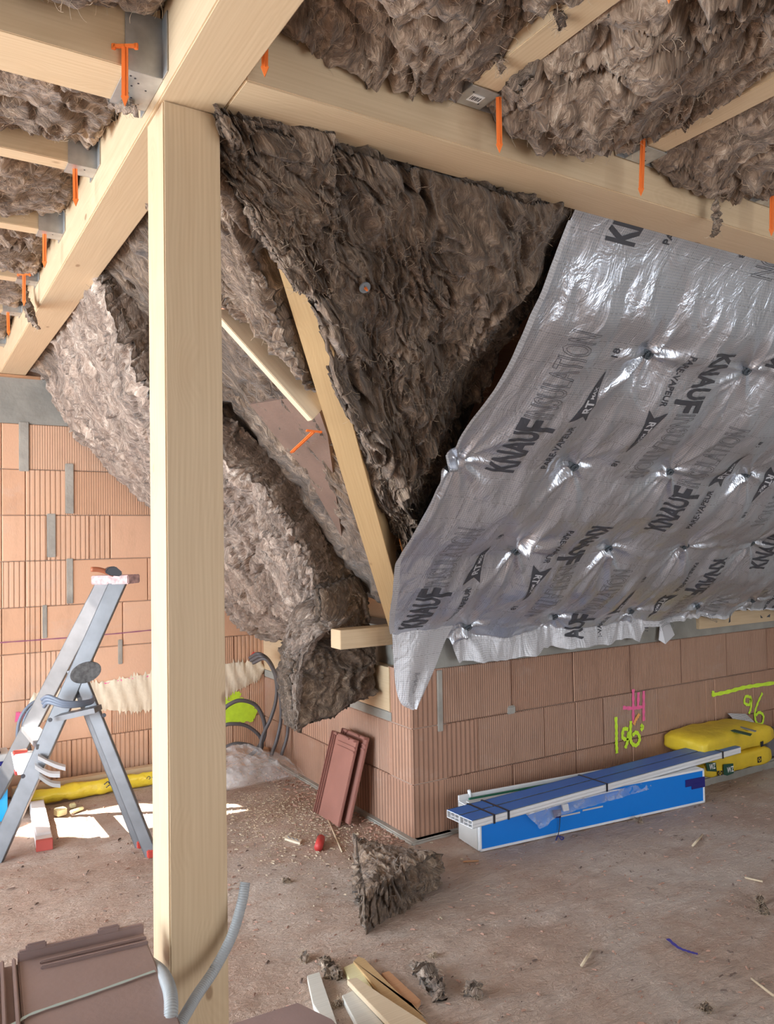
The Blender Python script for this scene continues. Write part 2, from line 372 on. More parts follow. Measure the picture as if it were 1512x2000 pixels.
# clay block walls: every course and block its own box in one mesh per wall
def blockwall(name, origin, sdir, ndir, courses, mat, depth=.2, gap=.003):
    """courses: list of (z0, z1, [s boundaries], [groove styles], [tints]); face at origin, ndir points into the room"""
    o = Vector(origin); sd = Vector(sdir); nd = Vector(ndir); V = []; F = []; st = []; ti = []; gr = []
    for z0, z1, xs, gs, ts in courses:
        for i in range(len(xs)-1):
            a, b = xs[i]+gap/2, xs[i+1]-gap/2; g = gs[i % len(gs)]; t = ts[i % len(ts)]; j = random.uniform(-.002, .002); bv = .004
            c = z0+gap/2; d = z1-gap/2; base = len(V)
            ring = lambda q, off: [(a+q, c+q, off), (b-q, c+q, off), (b-q, d-q, off), (a+q, d-q, off)]
            for s_, z_, n_ in ring(0, -depth)+ring(0, -bv+j)+ring(bv, j):
                V.append(o+sd*s_+Vector((0, 0, z_))+nd*n_); st.append((s_+(.37 if g > .75 else 0), z_, 0)); ti.append(t); gr.append(g)
            for L in (0, 4):
                for k in range(4): F.append((base+L+k, base+L+(k+1) % 4, base+L+4+(k+1) % 4, base+L+4+k))
            F.append((base+8, base+9, base+10, base+11))
    ob = mesh(name, V, F, mat, attrs={'st': st, 'tint': ti, 'groove': gr}); return ob
H_ = .249
def rt(n, lo=.1, hi=.9): return [random.uniform(lo, hi) for _ in range(n)]
f_, c_, s_ = .5, 1.0, 0.0
# right wall, s measured along +X from the corner
q = lambda xs: [0]+[x-XC for x in xs]
P2c = [(.008, H_, q([2.121, 2.541, 2.96, 3.377, 3.806, 4.224, 4.64, 5.06, 5.6]), [c_, f_, f_, f_, f_, f_, f_], [.25, .3, .2, .35, .3, .25, .2]),
       (H_, 2*H_, q([2.33, 2.752, 2.965, 3.164, 3.58, 4.003, 4.08, 4.441, 4.86, 5.6]), [c_, f_, f_, f_, f_, f_, f_, f_, f_], [.2, .62, .55, .6, .8, .7, .66, .6, .5]),
       (2*H_, 3*H_+.008, q([2.126, 2.54, 2.952, 3.373, 3.793, 4.203, 4.60, 5.1, 5.6]), [c_, f_, f_, f_, f_, f_, f_, f_], [.1, .6, .35, .5, .62, .7, .7, .5])]
wr = blockwall('wall_right', (XC, Y2, 0), (1, 0, 0), (0, -1, 0), P2c, BRICK); S(wr)
S(box('trim_1', (XC+.003, Y2+.012, 0), (5.6, Y2+.19, 3*H_), MORTAR))                     # bedding mortar behind the joints
S(box('trim_2', (XC+.10, Y2-.001, 3*H_+.008), (5.6, Y2+.2, .915), CONC, bev=.004))        # concrete band on the right wall
# short return wall, s along +Y
P3c = [(.008, H_, [0, .38, .87, 1.26, 1.69], [c_, c_, f_, f_], [.25, .3, .6, .5]),
       (H_, 2*H_, [0, .18, .30, .83, 1.21, 1.69], [c_, f_, f_, c_, f_], [.5, .7, .75, .6, .6]),
       (2*H_, 3*H_+.008, [0, .17], [c_], [.3])]
P3c = [(a, b, xs_[:-1]+[1.70] if len(xs_) > 2 else xs_, g, t) for a, b, xs_, g, t in P3c]
blw = blockwall('wall_return', (XC, Y2, 0), (0, 1, 0), (-1, 0, 0), P3c, BRICK); S(blw)
S(box('trim_3', (XC+.012, Y2+.004, 0), (XC+.19, Y1, 2*H_), MORTAR))
S(box('trim_4', (XC-.002, Y2+.17, 2*H_), (XC+.2, Y1, .545), CONC, bev=.004))
# rear wall, s along +X from X=-2.6
X0 = -2.6; q = lambda xs: [x-X0 for x in xs]
zc = lambda k: k*H_+.018
P1c = [(.01, zc(1), q([-2.6, -2.2, -1.8, -1.4, -1, -.6, -.2, .2, .465, .58, .813, 1.237, 1.655, 1.75, 1.96]), [s_, c_, f_, s_], rt(14)),
       (zc(1), zc(2), q([-2.6, -2, -1.6, -1.2, -.8, -.4, 0, .465, .58, 1.031, 1.45, 1.86, 1.96]), [s_, s_, c_, s_, f_], rt(12)),
       (zc(2), zc(3), q([-2.6, -2.2, -1.8, -1.4, -1, -.6, -.2, .2, .465, .58, .932, 1.35, 1.76, 1.96]), [c_, s_, s_, f_], rt(13)),
       (zc(3), zc(4), q([-2.6, -2, -1.6, -1.2, -.8, -.4, 0, .465, .58, .658, 1.093, 1.52, 1.96]), [s_, c_, s_, c_, s_, s_], rt(12)),
       (zc(4), zc(5), q([-2.6, -2.2, -1.8, -1.4, -1, -.6, -.2, .2, .465, .583, .803, 1.237, 1.66, 1.96]), [c_, c_, s_, s_], rt(13)),
       (zc(5), zc(6), q([-2.6, -2, -1.6, -1.2, -.8, -.4, 0, .465, .583, .691, .913, 1.028, 1.45]), [s_, c_, c_, c_, s_, s_], rt(12)),
       (zc(6), zc(7), q([-2.6, -2.2, -1.8, -1.4, -1, -.6, -.2, .2, .465, .583, .80, 1.272]), [s_, c_, s_, f_], rt(12)),
       (zc(7), zc(8), q([-2.6, -2, -1.6, -1.2, -.8, -.4, 0, .465, .555, .60, 1.05]), [s_, s_, f_], rt(12)),
       (2.262, 2.5, q([-2.6, -2, -1.6, -1.2, -.8, -.4, 0, .39, .45]), [s_], rt(12)), (2.262, 2.5, q([.585, .86]), [s_], rt(12))]
for row in P1c:                                     # grooved or plain as in the photo
    pass
P1c[4] = P1c[4][:3]+([s_]*8+[c_, c_, s_, s_], P1c[4][4])
P1c[5] = P1c[5][:3]+([s_]*8+[c_, c_, c_, s_], P1c[5][4])
P1c[6] = P1c[6][:3]+([s_]*9+[c_, f_, f_], P1c[6][4])
P1c[7] = P1c[7][:3]+([s_]*9+[f_, f_], P1c[7][4])
P1c[3] = P1c[3][:3]+([s_]*8+[c_, s_, s_, s_], P1c[3][4])
P1c[2] = P1c[2][:3]+([s_]*9+[c_, s_, f_, c_], P1c[2][4])
P1c[1] = P1c[1][:3]+([s_]*8+[s_, f_, f_, f_], P1c[1][4])
P1c[0] = P1c[0][:3]+([s_]*9+[c_, c_, f_, f_, f_], P1c[0][4])
S(blockwall('wall_rear', (X0, Y1, 0), (1, 0, 0), (0, -1, 0), P1c, BRICKL))
S(box('trim_5', (X0, Y1+.012, 0), (2.3, Y1+.19, 2.6), MORTAR))
S(box('trim_12', (XC+.05, Y2+.15, .50), (XC+.5, Y1+.1, .93), CONC)); S(box('trim_13', (XC+.16, Y2+.10, .80), (5.6, Y2+.3, 1.12), CONC))
S(box('trim_6', (X0, Y1-.001, zc(8)), (1.1, Y1+.2, 2.262), CONC, bev=.004))
bm = bmesh.new()                                     # mortar filled into open joints of the rear wall
for x0, x1, z0, z1 in ((.55, .60, 1.75, 2.02), (.785, .83, 1.52, 1.80), (.69, .735, 1.28, 1.52), (.79, .825, 1.02, 1.27), (.665, .69, .84, 1.02), (1.065, 1.09, .66, .80)):
    bmbox(bm, (x0, Y1-.006, z0), (x1, Y1+.01, z1), None, .003)
S(frombm('trim_7', bm, MORTAR))
bm = bmesh.new(); bmbox(bm, (2.10, Y2-.006, 2*H_-.03), (2.128, Y2+.01, 3*H_), None, .003)
bmbox(bm, (2.51, Y2-.008, 2*H_-.005), (2.56, Y2+.01, 2*H_+.035), None, .006); S(frombm('trim_8', bm, MORTAR))
S(box('trim_9', (XC-.03, Y2-.03, -.01), (XC+.2, Y1, .014), MORTAR, bev=.006))             # mortar bed at the foot of the return wall
S(box('trim_10', (XC, Y2-.028, -.01), (5.6, Y2+.05, .014), MORTAR, bev=.006))
S(box('trim_11', (3.45, 2.80, -.02), (5.6, Y2, .045), CONC, bev=.01))                      # low ledge along the right wall
# outer envelope that the photograph does not show: walls with the openings the daylight enters by
S(box('wall_left', (-2.8, -2.6, 0), (-2.62, .9, 2.62), MORTAR)); S(box('wall_left.001', (-2.8, 4.3, 0), (-2.62, 4.9, 2.62), MORTAR))
S(box('wall_left.002', (-2.8, .9, 2.15), (-2.62, 4.3, 2.62), MORTAR)); S(box('wall_left.003', (-2.8, .9, 0), (-2.62, 4.3, .2), MORTAR))
S(box('wall_back', (-2.8, -2.8, 0), (.5, -2.62, 2.62), MORTAR)); S(box('wall_back.001', (4.3, -2.8, 0), (5.8, -2.62, 2.62), MORTAR))
S(box('wall_back.002', (.5, -2.8, 2.15), (4.3, -2.62, 2.62), MORTAR))
S(box('wall_far_right', (5.6, -2.8, 0), (5.8, 3.2, 2.62), MORTAR))
# ceiling boards above the joists, with an unseen skylight opening added, shaped to throw the sun patch
k_ = SUN_D.x/-SUN_D.z*2.6
hole = [(.42, 4.15), (.79, 3.87), (1.50, 3.84), (1.47, 3.95), (1.03, 4.27), (.62, 4.32)]
hole = [(x-k_, y) for x, y in hole]
outer = [(-2.8, 1.5), (.70, 1.5), (.70, 4.9), (-2.8, 4.9)]
bm = bmesh.new()
for lp in (outer, hole):
    vs = [bm.verts.new((x, y, 2.6)) for x, y in lp]
    for i in range(len(vs)): bm.edges.new((vs[i], vs[(i+1) % len(vs)]))
bmesh.ops.triangle_fill(bm, edges=bm.edges[:], use_beauty=True, use_dissolve=False)
S(frombm('ceiling', bm, MORTAR))
S(box('ceiling.001', (-2.8, -2.8, 2.6), (5.8, 1.62, 2.66), MORTAR))
UP = .26
def slopeA(X, Y, o=0): return .93+o-SL*(Y-3.0)
def slopeB(X, Y, o=0): return .93+o-SL*(X-1.92)
VALLEY = lambda x: x+1.08
S(mesh('ceiling_slope_right', [(.45, 1.5, slopeA(0, 1.5, UP)), (5.8, 1.5, slopeA(0, 1.5, UP)), (5.8, 3.35, slopeA(0, 3.35, UP)), (2.27, 3.35, slopeA(0, 3.35, UP))], [(0, 1, 2, 3)], WOODR))
S(mesh('ceiling_slope_rear', [(.42, 1.5, slopeB(.42, 0, UP)), (2.27, 3.35, slopeB(2.27, 0, UP)), (2.27, 4.95, slopeB(2.27, 0, UP)), (.42, 4.95, slopeB(.42, 0, UP))], [(0, 1, 2, 3)], WOODR))

# ------------------------------------------------------------------ timbers
ZB = 2.27
def T(o, label, cat='beam', group=None): return tag(o, label, cat, group)
db = beam('ceiling_beam', (.518, -1.6, ZB), (.518, 4.705, ZB), .128, .26, WOOD, zc=0, bev=.003)
T(db, 'long pale spruce beam crossing diagonally over the post to the rear wall')
rb = beam('ceiling_beam', (.583, 1.530, ZB), (5.6, 1.530, ZB), .14, .25, WOOD, zc=0, bev=.003)
T(rb, 'pale spruce beam running right from the post above the silver membrane')
pm = beam('timber_post', (.5215, 1.67, .0), (.5215, 1.67, ZB), .122, .122, WOOD, bev=.003, up=(0, 1, 0)); T(pm, 'square spruce post standing full height in the left foreground', 'post')
pm.data.transform(Matrix.Translation((0, 0, 0)))
jl = []
for i, (y0, y1, z) in enumerate(((1.58, 1.716, 2.30), (2.207, 2.262, 2.37), (2.733, 2.787, 2.37), (3.285, 3.340, 2.37), (3.77, 3.825, 2.37), (4.40, 4.455, 2.37))):
    o = beam('ceiling_joist', (-2.5, (y0+y1)/2, z), (.449, (y0+y1)/2, z), y1-y0, .19, WOOD, zc=0)
    lab = ['wide pale joist on the left nearest the camera, with perforated steel bracket', 'second joist on the left counted from the camera, meeting the diagonal beam', 'third joist on the left counted from the camera',
           'fourth joist on the left counted from the camera', 'fifth joist on the left, near the far end of the diagonal beam', 'last joist on the left, closest to the rear wall'][i]
    T(o, lab, 'joist', 'joists left of the diagonal beam')
jr = []
for i, x0 in enumerate((1.088, 1.656, 2.226)):
    o = beam('ceiling_joist', (x0+.037, -1.8, 2.37), (x0+.037, 1.455, 2.37), .073, .19, WOOD, zc=0)
    T(o, ['pale joist at top centre whose bracket carries a white sticker', 'pale joist at upper right crossing the wool towards the top corner', 'joist at the far upper right edge, its bracket just in view', 'joist beyond the right edge of the picture'][i], 'joist', 'joists right of the post')
    jr.append(x0)
# valley rafter and the short rafters of the two slopes
vr = beam('valley_rafter', (.715, 1.672, slopeA(0, 1.672)), (1.86, 2.962, slopeA(0, 2.962)), .085, .20, WOODA, zc=0); T(vr, 'amber valley rafter slanting from the post top down to the wall corner', 'rafter')
for i, y in enumerate((2.21,)):
    x1 = (y-1.13) if i == 0 else 1.95
    off_ = (-.012, .085)[i]; y += (0, .16)[i]; x1 -= (0, .25)[i]
    o = beam('jack_rafter', ((.60, .98)[i], y, slopeB((.60, .98)[i], 0)+off_), (x1, y, slopeB(x1, 0)+off_), .034 if i == 0 else .05, .17 if i == 0 else .15, WOODP if i == 0 else WOODR, zc=0)
    T(o, ['narrow pale jack rafter ending against the valley rafter', 'dark rafter edge behind the hanging wool blanket'][i], 'rafter', None)
wp = beam('wall_plate', (1.605, 3.065, .925), (5.6, 3.065, .925), .09, .082, WOOD); T(wp, 'pale timber plate on the right wall, its end sticking out past the corner')
wp2 = beam('wall_plate', (2.0, 3.20, .545), (2.0, 4.72, .545), .09, .205, WOOD, zc=0); T(wp2, 'timber plate lying on the short return wall behind the hanging wool')
tag(box('timber_block', (3.93, 2.995, .80), (5.6, 3.02, .885), WOOD, bev=.002), 'timber board set on edge in the concrete at far right under the membrane', 'board')
wb = beam('bearing_board', (.40, 4.70, 2.262), (.66, 4.70, 2.262), .05, .012, WOODR); T(wb, 'thin wood shim under the far end of the diagonal beam', 'shim')

# ------------------------------------------------------------------ mineral wool
def fibres(name, P, Nn, count, mat, parent, L=.03, r=.00038, rng=None):
    """loose curly strands standing off a wool surface"""
    rng = rng or RNG; V = []; F = []; idx = rng.integers(0, len(P), count)
    for i in idx:
        p = Vector(P[i]); n = Vector(Nn[i]); d = Vector(rng.normal(size=3)); d = (d-n*d.dot(n)*.6).normalized(); c = Vector(rng.normal(size=3)); l = L*rng.uniform(.4, 1.4)
        pts = []; q = p.copy(); steps = 6
        for s in range(steps):
            pts.append(q.copy()); q = q+d*(l/steps); d = (d+c*.32+n*(.35 if s < 2 else -.22)).normalized()
            c = (c+Vector(rng.normal(size=3))*.6).normalized()
        tubegeo(pts, r, 3, V, F, cap=False)
    o = mesh(name, V, F, mat, parent); o['kind'] = 'stuff'; return o
def woolpatch(name, fn, nu, nv, mat, nrm, thick, seed, lump=.03, amp=1.0, edge=.02, fib=0, fibmat=None, label=None, cat='insulation', group=None, su=1, sv=1, parent=None, swap=False, fade=True, cap=True):
    """fn(u,v)->(n,3) base surface; nrm points to the viewer side; thick pushes the back away"""
    U, Vv = np.meshgrid(np.linspace(0, 1, nu), np.linspace(0, 1, nv)); u = U.ravel(); v = Vv.ravel()
    B = fn(u, v); n = np.array(nrm, float)
    if n.ndim == 1: n = np.tile(n/np.linalg.norm(n), (len(u), 1))
    st = np.stack([u*su, v*sv, 0*u], 1)
    if swap: st = st[:, [1, 0, 2]]
    h = wool_h(st, seed, lump, amp)
    ed = np.minimum(np.minimum(u, 1-u)*su, np.minimum(v, 1-v)*sv)
    if fade: h = h-edge*np.exp(-ed/.012)
    P = B+n*h[:, None]
    P = P+.012*np.stack([fbm(st*9+3+seed, 2), fbm(st*9+40+seed, 2), fbm(st*9+80+seed, 2)], 1)*amp
    K = len(u); bt = B-n*thick
    F = []
    for j in range(nv-1):
        for i in range(nu-1):
            a = j*nu+i; F.append((a, a+1, a+1+nu, a+nu))
    # coarse sides: a few rings pulled back with their own fringe
    ring = [i for i in range(nu)]+[j*nu+nu-1 for j in range(1, nv)]+[(nv-1)*nu+i for i in range(nu-2, -1, -1)]+[j*nu for j in range(nv-2, 0, -1)]
    V = [tuple(p) for p in P]; ST = [tuple(s) for s in st]; cur = ring
    steps = max(2, int(thick/.012))
    cen = B.mean(0)
    for k in range(1, steps+1):
        t = k/steps; nr = []
        R_ = np.array([P[i]*(1-t)+bt[i]*t for i in ring]); jit = RNG.normal(size=R_.shape)*.0025
        q_ = np.array([[i*.011, k*.011, 5.0] for i in range(len(ring))]); hh = (wool_h(q_, seed+9, .01, .8))[:, None]
        out = R_-cen; out -= n[ring]*(out*n[ring]).sum(1)[:, None]; out /= np.maximum(np.linalg.norm(out, axis=1)[:, None], 1e-6)
        R_ = R_+jit+out*hh*.8
        for a, p in enumerate(R_):
            nr.append(len(V)); V.append(tuple(p)); ST.append((st[ring[a]][0]+k*.012, st[ring[a]][1]+k*.03, k*.05))
        m = len(ring)
        for a in range(m): F.append((cur[a], cur[(a+1) % m], nr[(a+1) % m], nr[a]))
        cur = nr
    if cap: F.append(cur[::-1])
    o = mesh(name, V, F, mat, parent, True, attrs={'st': ST})
    if label: tag(o, label, cat, group)
    if fib: fibres('loose_fibre', P, n, fib, fibmat or FIBRE, o)
    return o
# ceiling bays right of the post, seen from below (normal down)
def bayR(x0, x1, y0, y1, z=2.40, sag=.03, seed=0, **k):
    def fn(u, v):
        x = x0+(x1-x0)*u; y = y0+(y1-y0)*v
        return np.stack([x, y, z-sag*np.sin(np.pi*u)], 1)
    L1, L2 = x1-x0, abs(y1-y0)
    return woolpatch('ceiling_wool', fn, int(L1/.0065), int(L2/.0065), WOOL, (0, 0, -1), .14, seed, su=L1, sv=L2, **k)
rl = ['brown mineral wool stuffed in the bay at top centre next to the post', 'large brown mineral wool bay in the upper right between two joists', 'drooping brown mineral wool in the bay at the right edge', 'mineral wool bay beyond the right edge']
xs = [.59]+[x for x in jr]
for i in range(3):
    a = xs[i]+(.0 if i == 0 else .073); b = xs[i+1]
    bayR(a-.01, b+.01, 1.455, .35 if i < 3 else .8, z=2.405-(.012 if i == 1 else 0), sag=.045, seed=i+1, lump=.05, amp=1.3, fib=1000, label=rl[i], group='ceiling wool right of the post')
ll = ['mineral wool at top left above the wide joist', 'mineral wool left of the diagonal beam between the first and second joist', 'mineral wool between the second and third joist on the left', 'mineral wool between the third and fourth joist on the left', 'mineral wool between the fourth and fifth joist on the left', 'small mineral wool patch by the last joist on the left', ]
ye = [1.2, 1.716, 2.262, 2.787, 3.34, 3.825]; yb = [1.58, 2.207, 2.733, 3.285, 3.77, 4.40]
for i in range(6):
    y0, y1 = ye[i], yb[i]
    def fn(u, v, y0=y0, y1=y1, i=i):
        x = -.08+(.437+.08)*u; y = y0-.006+(y1-y0+.012)*v
        return np.stack([x, y, 2.41-.035*np.sin(np.pi*v)*(1-.6*u**3)], 1)
    woolpatch('ceiling_wool', fn, 85, int((y1-y0)/.0065), WOOL, (0, 0, -1), .13, 20+i, su=.53, sv=y1-y0, lump=.045, amp=1.0, fib=450, swap=True, label=ll[i], group='ceiling wool left of the diagonal beam')
nA = np.array([0, -.6925, -.7214]); nB = np.array([-.6925, 0, -.7214])
# big batt on the right slope, between the valley rafter and the membrane
def fn(u, v):
    y = 1.60+(2.93-1.60)*v; x0 = y-.968+.012*np.sin(v*31); x1 = np.maximum(1.70, x0+.02)+0*y; x = x0+(x1-x0)*u
    return np.stack([x, y, slopeA(x, y, -.005)+.11*np.clip((x-1.50)/.16, 0, 1)], 1)
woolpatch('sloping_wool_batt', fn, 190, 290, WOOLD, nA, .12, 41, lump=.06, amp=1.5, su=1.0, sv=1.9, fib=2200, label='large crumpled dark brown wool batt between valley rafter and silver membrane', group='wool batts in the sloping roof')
def curve(pts, n):
    q = smoothpts(pts, 24); d = [0]
    for i in range(1, len(q)): d.append(d[-1]+(q[i]-q[i-1]).length)
    t = np.linspace(0, d[-1], n); A = np.array([tuple(p) for p in q]); return np.stack([np.interp(t, d, A[:, k]) for k in range(3)], 1)
lc_ = curve([PA(430, 225, -.05), PA(430, 262, -.05), PA(445, 330, -.055), PA(486, 398, -.06), PA(528, 475, -.06), PA(578, 560, -.06)], 100)
def fn(u, v):
    # upper batt lapping over the valley
    L = lc_[np.minimum((v*99).astype(int), 99)]; b = np.array(PA(655, 262, -.04)); c = np.array(PA(655, 575, -.06)); R_ = b+(c-b)*v[:, None]
    return L+(R_-L)*u[:, None]
woolpatch('sloping_wool_batt', fn, 70, 120, WOOL, nA, .07, 43, lump=.02, amp=1.1, su=.35, sv=.62, fib=300, label='mottled wool batt lapping over the top of the valley rafter beside the post', group='wool batts in the sloping roof')
def fn(u, v):
    y = 1.62+(2.15-1.62)*v; x1 = y-1.09; x = .56+(x1-.56)*u
    return np.stack([x, y, slopeB(x, y, .045)], 1)
woolpatch('sloping_wool_batt', fn, 75, 100, WOOL, nB, .12, 44, lump=.03, amp=1.2, su=.45, sv=.58, fib=400, swap=True, label='wool wedge between the post and the valley rafter above the pale jack rafter', group='wool batts in the sloping roof')
def fn(u, v):
    y = 2.235+(2.80-2.235)*v; x1 = np.minimum(y-1.14, 1.6)*1.0; x = .56+(x1-.56)*u
    return np.stack([x, y, slopeB(x, y, .13)], 1)
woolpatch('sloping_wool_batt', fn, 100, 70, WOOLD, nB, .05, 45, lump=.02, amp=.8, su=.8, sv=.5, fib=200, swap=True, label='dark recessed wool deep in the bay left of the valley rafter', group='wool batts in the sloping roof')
fp = [PB(488, 790, .10), PB(612, 770, .10), PB(640, 850, .10), PB(668, 1050, .10), PB(600, 930, .10)]
pf = prism('wood_fibre_panel', fp, (.6925, 0, .7214), .02, plain('fibre_panel', (.17, .105, .078), .9, bumpsc=120, bumpd=.002, var=.12)); tag(pf, 'reddish brown fibre panel deep behind the jack rafter, with loose curls', 'panel')
# long blanket hanging below the rear slope: underside coloured paler as lit, near side darker as shaded
wallC = curve([PY(40, 640, 4.66), PY(75, 700, 4.66), PY(150, 835, 4.66), PY(290, 985, 4.66), PY(445, 1180, 4.66), PY(505, 1238, 4.62), PY(560, 1250, 4.5)], 260)
litC = curve([PY(180, 470, 2.80), PY(203, 532, 2.80), PY(245, 625, 2.80), PY(292, 745, 2.82), PY(360, 812, 2.84), PY(436, 872, 2.87), PY(516, 942, 2.93), PY(560, 1000, 3.0), PY(600, 1075, 3.08), PY(629, 1160, 3.16)], 260)
topC = curve([PY(262, 425, 2.92), PY(300, 505, 2.92), PY(350, 600, 2.92), PY(400, 690, 2.92), PY(440, 750, 2.93), PY(505, 850, 2.95), PY(590, 960, 3.03), PY(650, 1045, 3.12), PY(706, 1130, 3.2)], 260)
hb = empty('hanging_wool_blanket', (1.6, 3.6, 1.2), 'long lit wool blanket sagging beside the post, its lower end folded down', 'insulation')
def lerpC(A, Bc):
    def fn(u, v):
        t = v*(len(A)-1); i = np.minimum(t.astype(int), len(A)-2); f = (t-i)[:, None]
        a = A[i]*(1-f)+A[i+1]*f; b = Bc[i]*(1-f)+Bc[i+1]*f; return a+(b-a)*u[:, None]
    return fn
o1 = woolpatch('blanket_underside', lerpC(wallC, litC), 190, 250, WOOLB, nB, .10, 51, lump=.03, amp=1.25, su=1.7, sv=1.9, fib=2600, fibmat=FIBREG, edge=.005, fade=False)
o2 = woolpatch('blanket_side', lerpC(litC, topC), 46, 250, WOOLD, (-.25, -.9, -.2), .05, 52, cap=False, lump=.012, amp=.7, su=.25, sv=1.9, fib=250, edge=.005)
# folded end: grey cut edge turning over, then a hanging face coloured darker for its shade
YH = 3.30
cutL = curve([PY(628, 1158, 3.14), PY(590, 1178, 3.17), PY(566, 1215, 3.22), PY(560, 1290, YH+.12), PY(560, 1350, YH+.14), PY(562, 1408, YH+.14)], 90)
cutR = curve([PY(702, 1168, 3.13), PY(668, 1215, 3.12), PY(628, 1240, 3.14), PY(592, 1290, YH-.02), PY(584, 1350, YH-.02), PY(585, 1424, YH-.02)], 90)
o3 = woolpatch('blanket_cut_edge', lerpC(cutL, cutR), 40, 110, WOOLB, (-.75, -.6, .1), .03, 53, lump=.01, amp=.9, su=.3, sv=.9, fib=700, fibmat=FIBREG, edge=.004, cap=False)
dl = curve([PY(606, 1225, YH-.0), PY(575, 1285, YH+.02), PY(572, 1350, YH+.02), PY(584, 1423, YH-.02)], 90)
dr = curve([PY(728, 1225, YH-.02), PY(734, 1270, YH-.02), PY(734, 1310, YH-.02), PY(737, 1352, YH-.02)], 90)
o4 = woolpatch('blanket_folded_end', lerpC(dl, dr), 60, 70, WOOLD, (0, -1, 0), .15, 54, lump=.012, amp=.8, su=.4, sv=.45, fib=250)
gl = curve([PY(625, 1150, 3.10), PY(628, 1200, 3.08), PY(628, 1246, YH-.06)], 40); gr_ = curve([PY(705, 1120, 3.16), PY(720, 1180, 3.14), PY(722, 1240, YH-.04)], 40)
o5 = woolpatch('blanket_fold_crease', lerpC(gl, gr_), 45, 45, WOOLD, (0, -1, -.1), .05, 55, cap=False, lump=.01, amp=.7, su=.25, sv=.25, fib=120)
adopt(hb, o1, o2, o3, o4, o5)
def fn(u, v):                                         # wool face above the fold, running up beside the rafter
    y = 2.74+(4.6-2.74)*u; x = .52+(1.9-.52)*v; return np.stack([x, y, slopeB(x, y, .12)], 1)
woolpatch('sloping_wool_batt', fn, 60, 60, WOOLD, nB, .04, 56, lump=.02, amp=.8, su=1.8, sv=1.9, label='dark wool lining of the rear slope, just showing behind the blanket', group='wool batts in the sloping roof')
# dangling tufts
def tuft(name, pts, r, label, mat=WOOL, cat='wool tuft', group=None, nf=60):
    P = smoothpts(pts, 8); V, F = tubegeo(P, r, 10, rf=lambda i: r*(.35+1.0*math.sin(math.pi*min(1, (i+1)/(len(P)+.5))))*(1+.35*math.sin(i*1.9)))
    A = np.array([tuple(v) for v in V]); A = A+r*np.stack([fbm(A*70, 3), fbm(A*70+9, 3), fbm(A*70+20, 3)], 1)*1.3
    o = mesh(name, A, F, mat, None, True, attrs={'st': A}); tag(o, label, cat, group)
    fibres('loose_fibre', A, np.tile([0, 0, -1.], (len(A), 1)), nf, FIBRE, o, L=.02, r=.0004); return o
tuft('wool_tuft', [PY(1400, 385, 1.42), PY(1398, 410, 1.42), PY(1402, 440, 1.41), PY(1392, 462, 1.41)], .008, 'ragged wool strand dangling in front of the right beam')
tuft('wool_tuft', [PX(48, 560, .42), PX(52, 590, .42), PX(62, 620, .41), PX(72, 640, .41)], .010, 'brown wool tuft caught on the far left end of the diagonal beam')
tuft('wool_tuft', [PZ(968, 112, 2.375), PZ(978, 124, 2.362), PZ(984, 142, 2.352)], .006, 'small wool tuft hanging over the joist with the stickered bracket')
tuft('wool_tuft', [PZ(1083, 22, 2.375), PZ(1096, 40, 2.362), PZ(1090, 58, 2.352)], .006, 'small wool tuft hanging over the joist at the top edge')
tuft('wool_tuft', [PX(215, 203, .42), PX(240, 205, .41), PX(265, 216, .41)], .010, 'wispy wool tuft under the perforated bracket on the left')

# ------------------------------------------------------------------ joist hangers and orange spikes
def hanger(M_, w, holes, label, sticker=False, h=.10):
    """local X along the joist away from the beam face, Z up, origin at underside centre against the beam"""
    e = empty('joist_hanger', M_.translation, label, 'bracket', 'steel joist hangers'); e.matrix_world = M_
    bm = bmesh.new(); bmbox(bm, (0, -w/2-.002, -.0025), (.075, w/2+.002, 0), None)
    o = frombm('base_plate', bm, STEEL, e)
    for s in (-1, 1):
        bm = bmesh.new(); bmbox(bm, (0, s*(w/2+.002)-.001, -.0025), (.075, s*(w/2+.002)+.001, h), None); frombm('side_plate', bm, STEEL, e)
        bm = bmesh.new(); bmbox(bm, (0, min(s*(w/2), s*(w/2+.035)), -.0025), (.002, max(s*(w/2), s*(w/2+.035)), h), None); frombm('flange', bm, STEEL, e)
    if holes:
        for a, b in holes:
            bm = bmesh.new(); bmesh.ops.create_cone(bm, cap_ends=True, segments=10, radius1=.0022, radius2=.0022, depth=.0008, matrix=Matrix.Translation((a, b, -.0027))); frombm('nail_hole', bm, BLACK, e)
    if sticker:
        box('sticker', (.022, -.017, -.0036), (.05, .017, -.0026), PAPER, e)
        bm = bmesh.new()
        for i in range(6): bmbox(bm, (.029, -.013+i*.0045, -.0042), (.043, -.0115+i*.0045+(.001 if i % 2 else 0), -.0036), None)
        frombm('sticker_bars', bm, BLACK, e)
    return e
def MT(o, x, y): x = Vector(x); y = Vector(y); m = Matrix((x, y, x.cross(y))).transposed().to_4x4(); m.translation = o; return m
hl = ['grey joist hanger with white sticker under the joist at top centre', 'steel joist hanger at upper right behind the orange spike', 'joist hanger half cut by the right edge of the picture']
for i, x0 in enumerate(jr[:3]):
    hanger(MT((x0+.037, 1.455, 2.3675), (0, -1, 0), (1, 0, 0)), .075, [(.02, .02), (.055, -.02)], hl[i], sticker=(i == 0))
hl = ['large perforated steel hanger holding the wide joist at top left', 'small steel hanger of the second joist on the left', 'small steel hanger of the third joist on the left', 'steel hanger of the fourth joist on the left', 'steel hanger of the fifth joist on the left', 'steel hanger beside the far end of the diagonal beam']
hp = [(1.648, .136, 2.2975), (2.2345, .057, 2.3675), (2.76, .057, 2.3675), (3.3125, .057, 2.3675), (3.7975, .057, 2.3675), (4.4275, .057, 2.3675)]
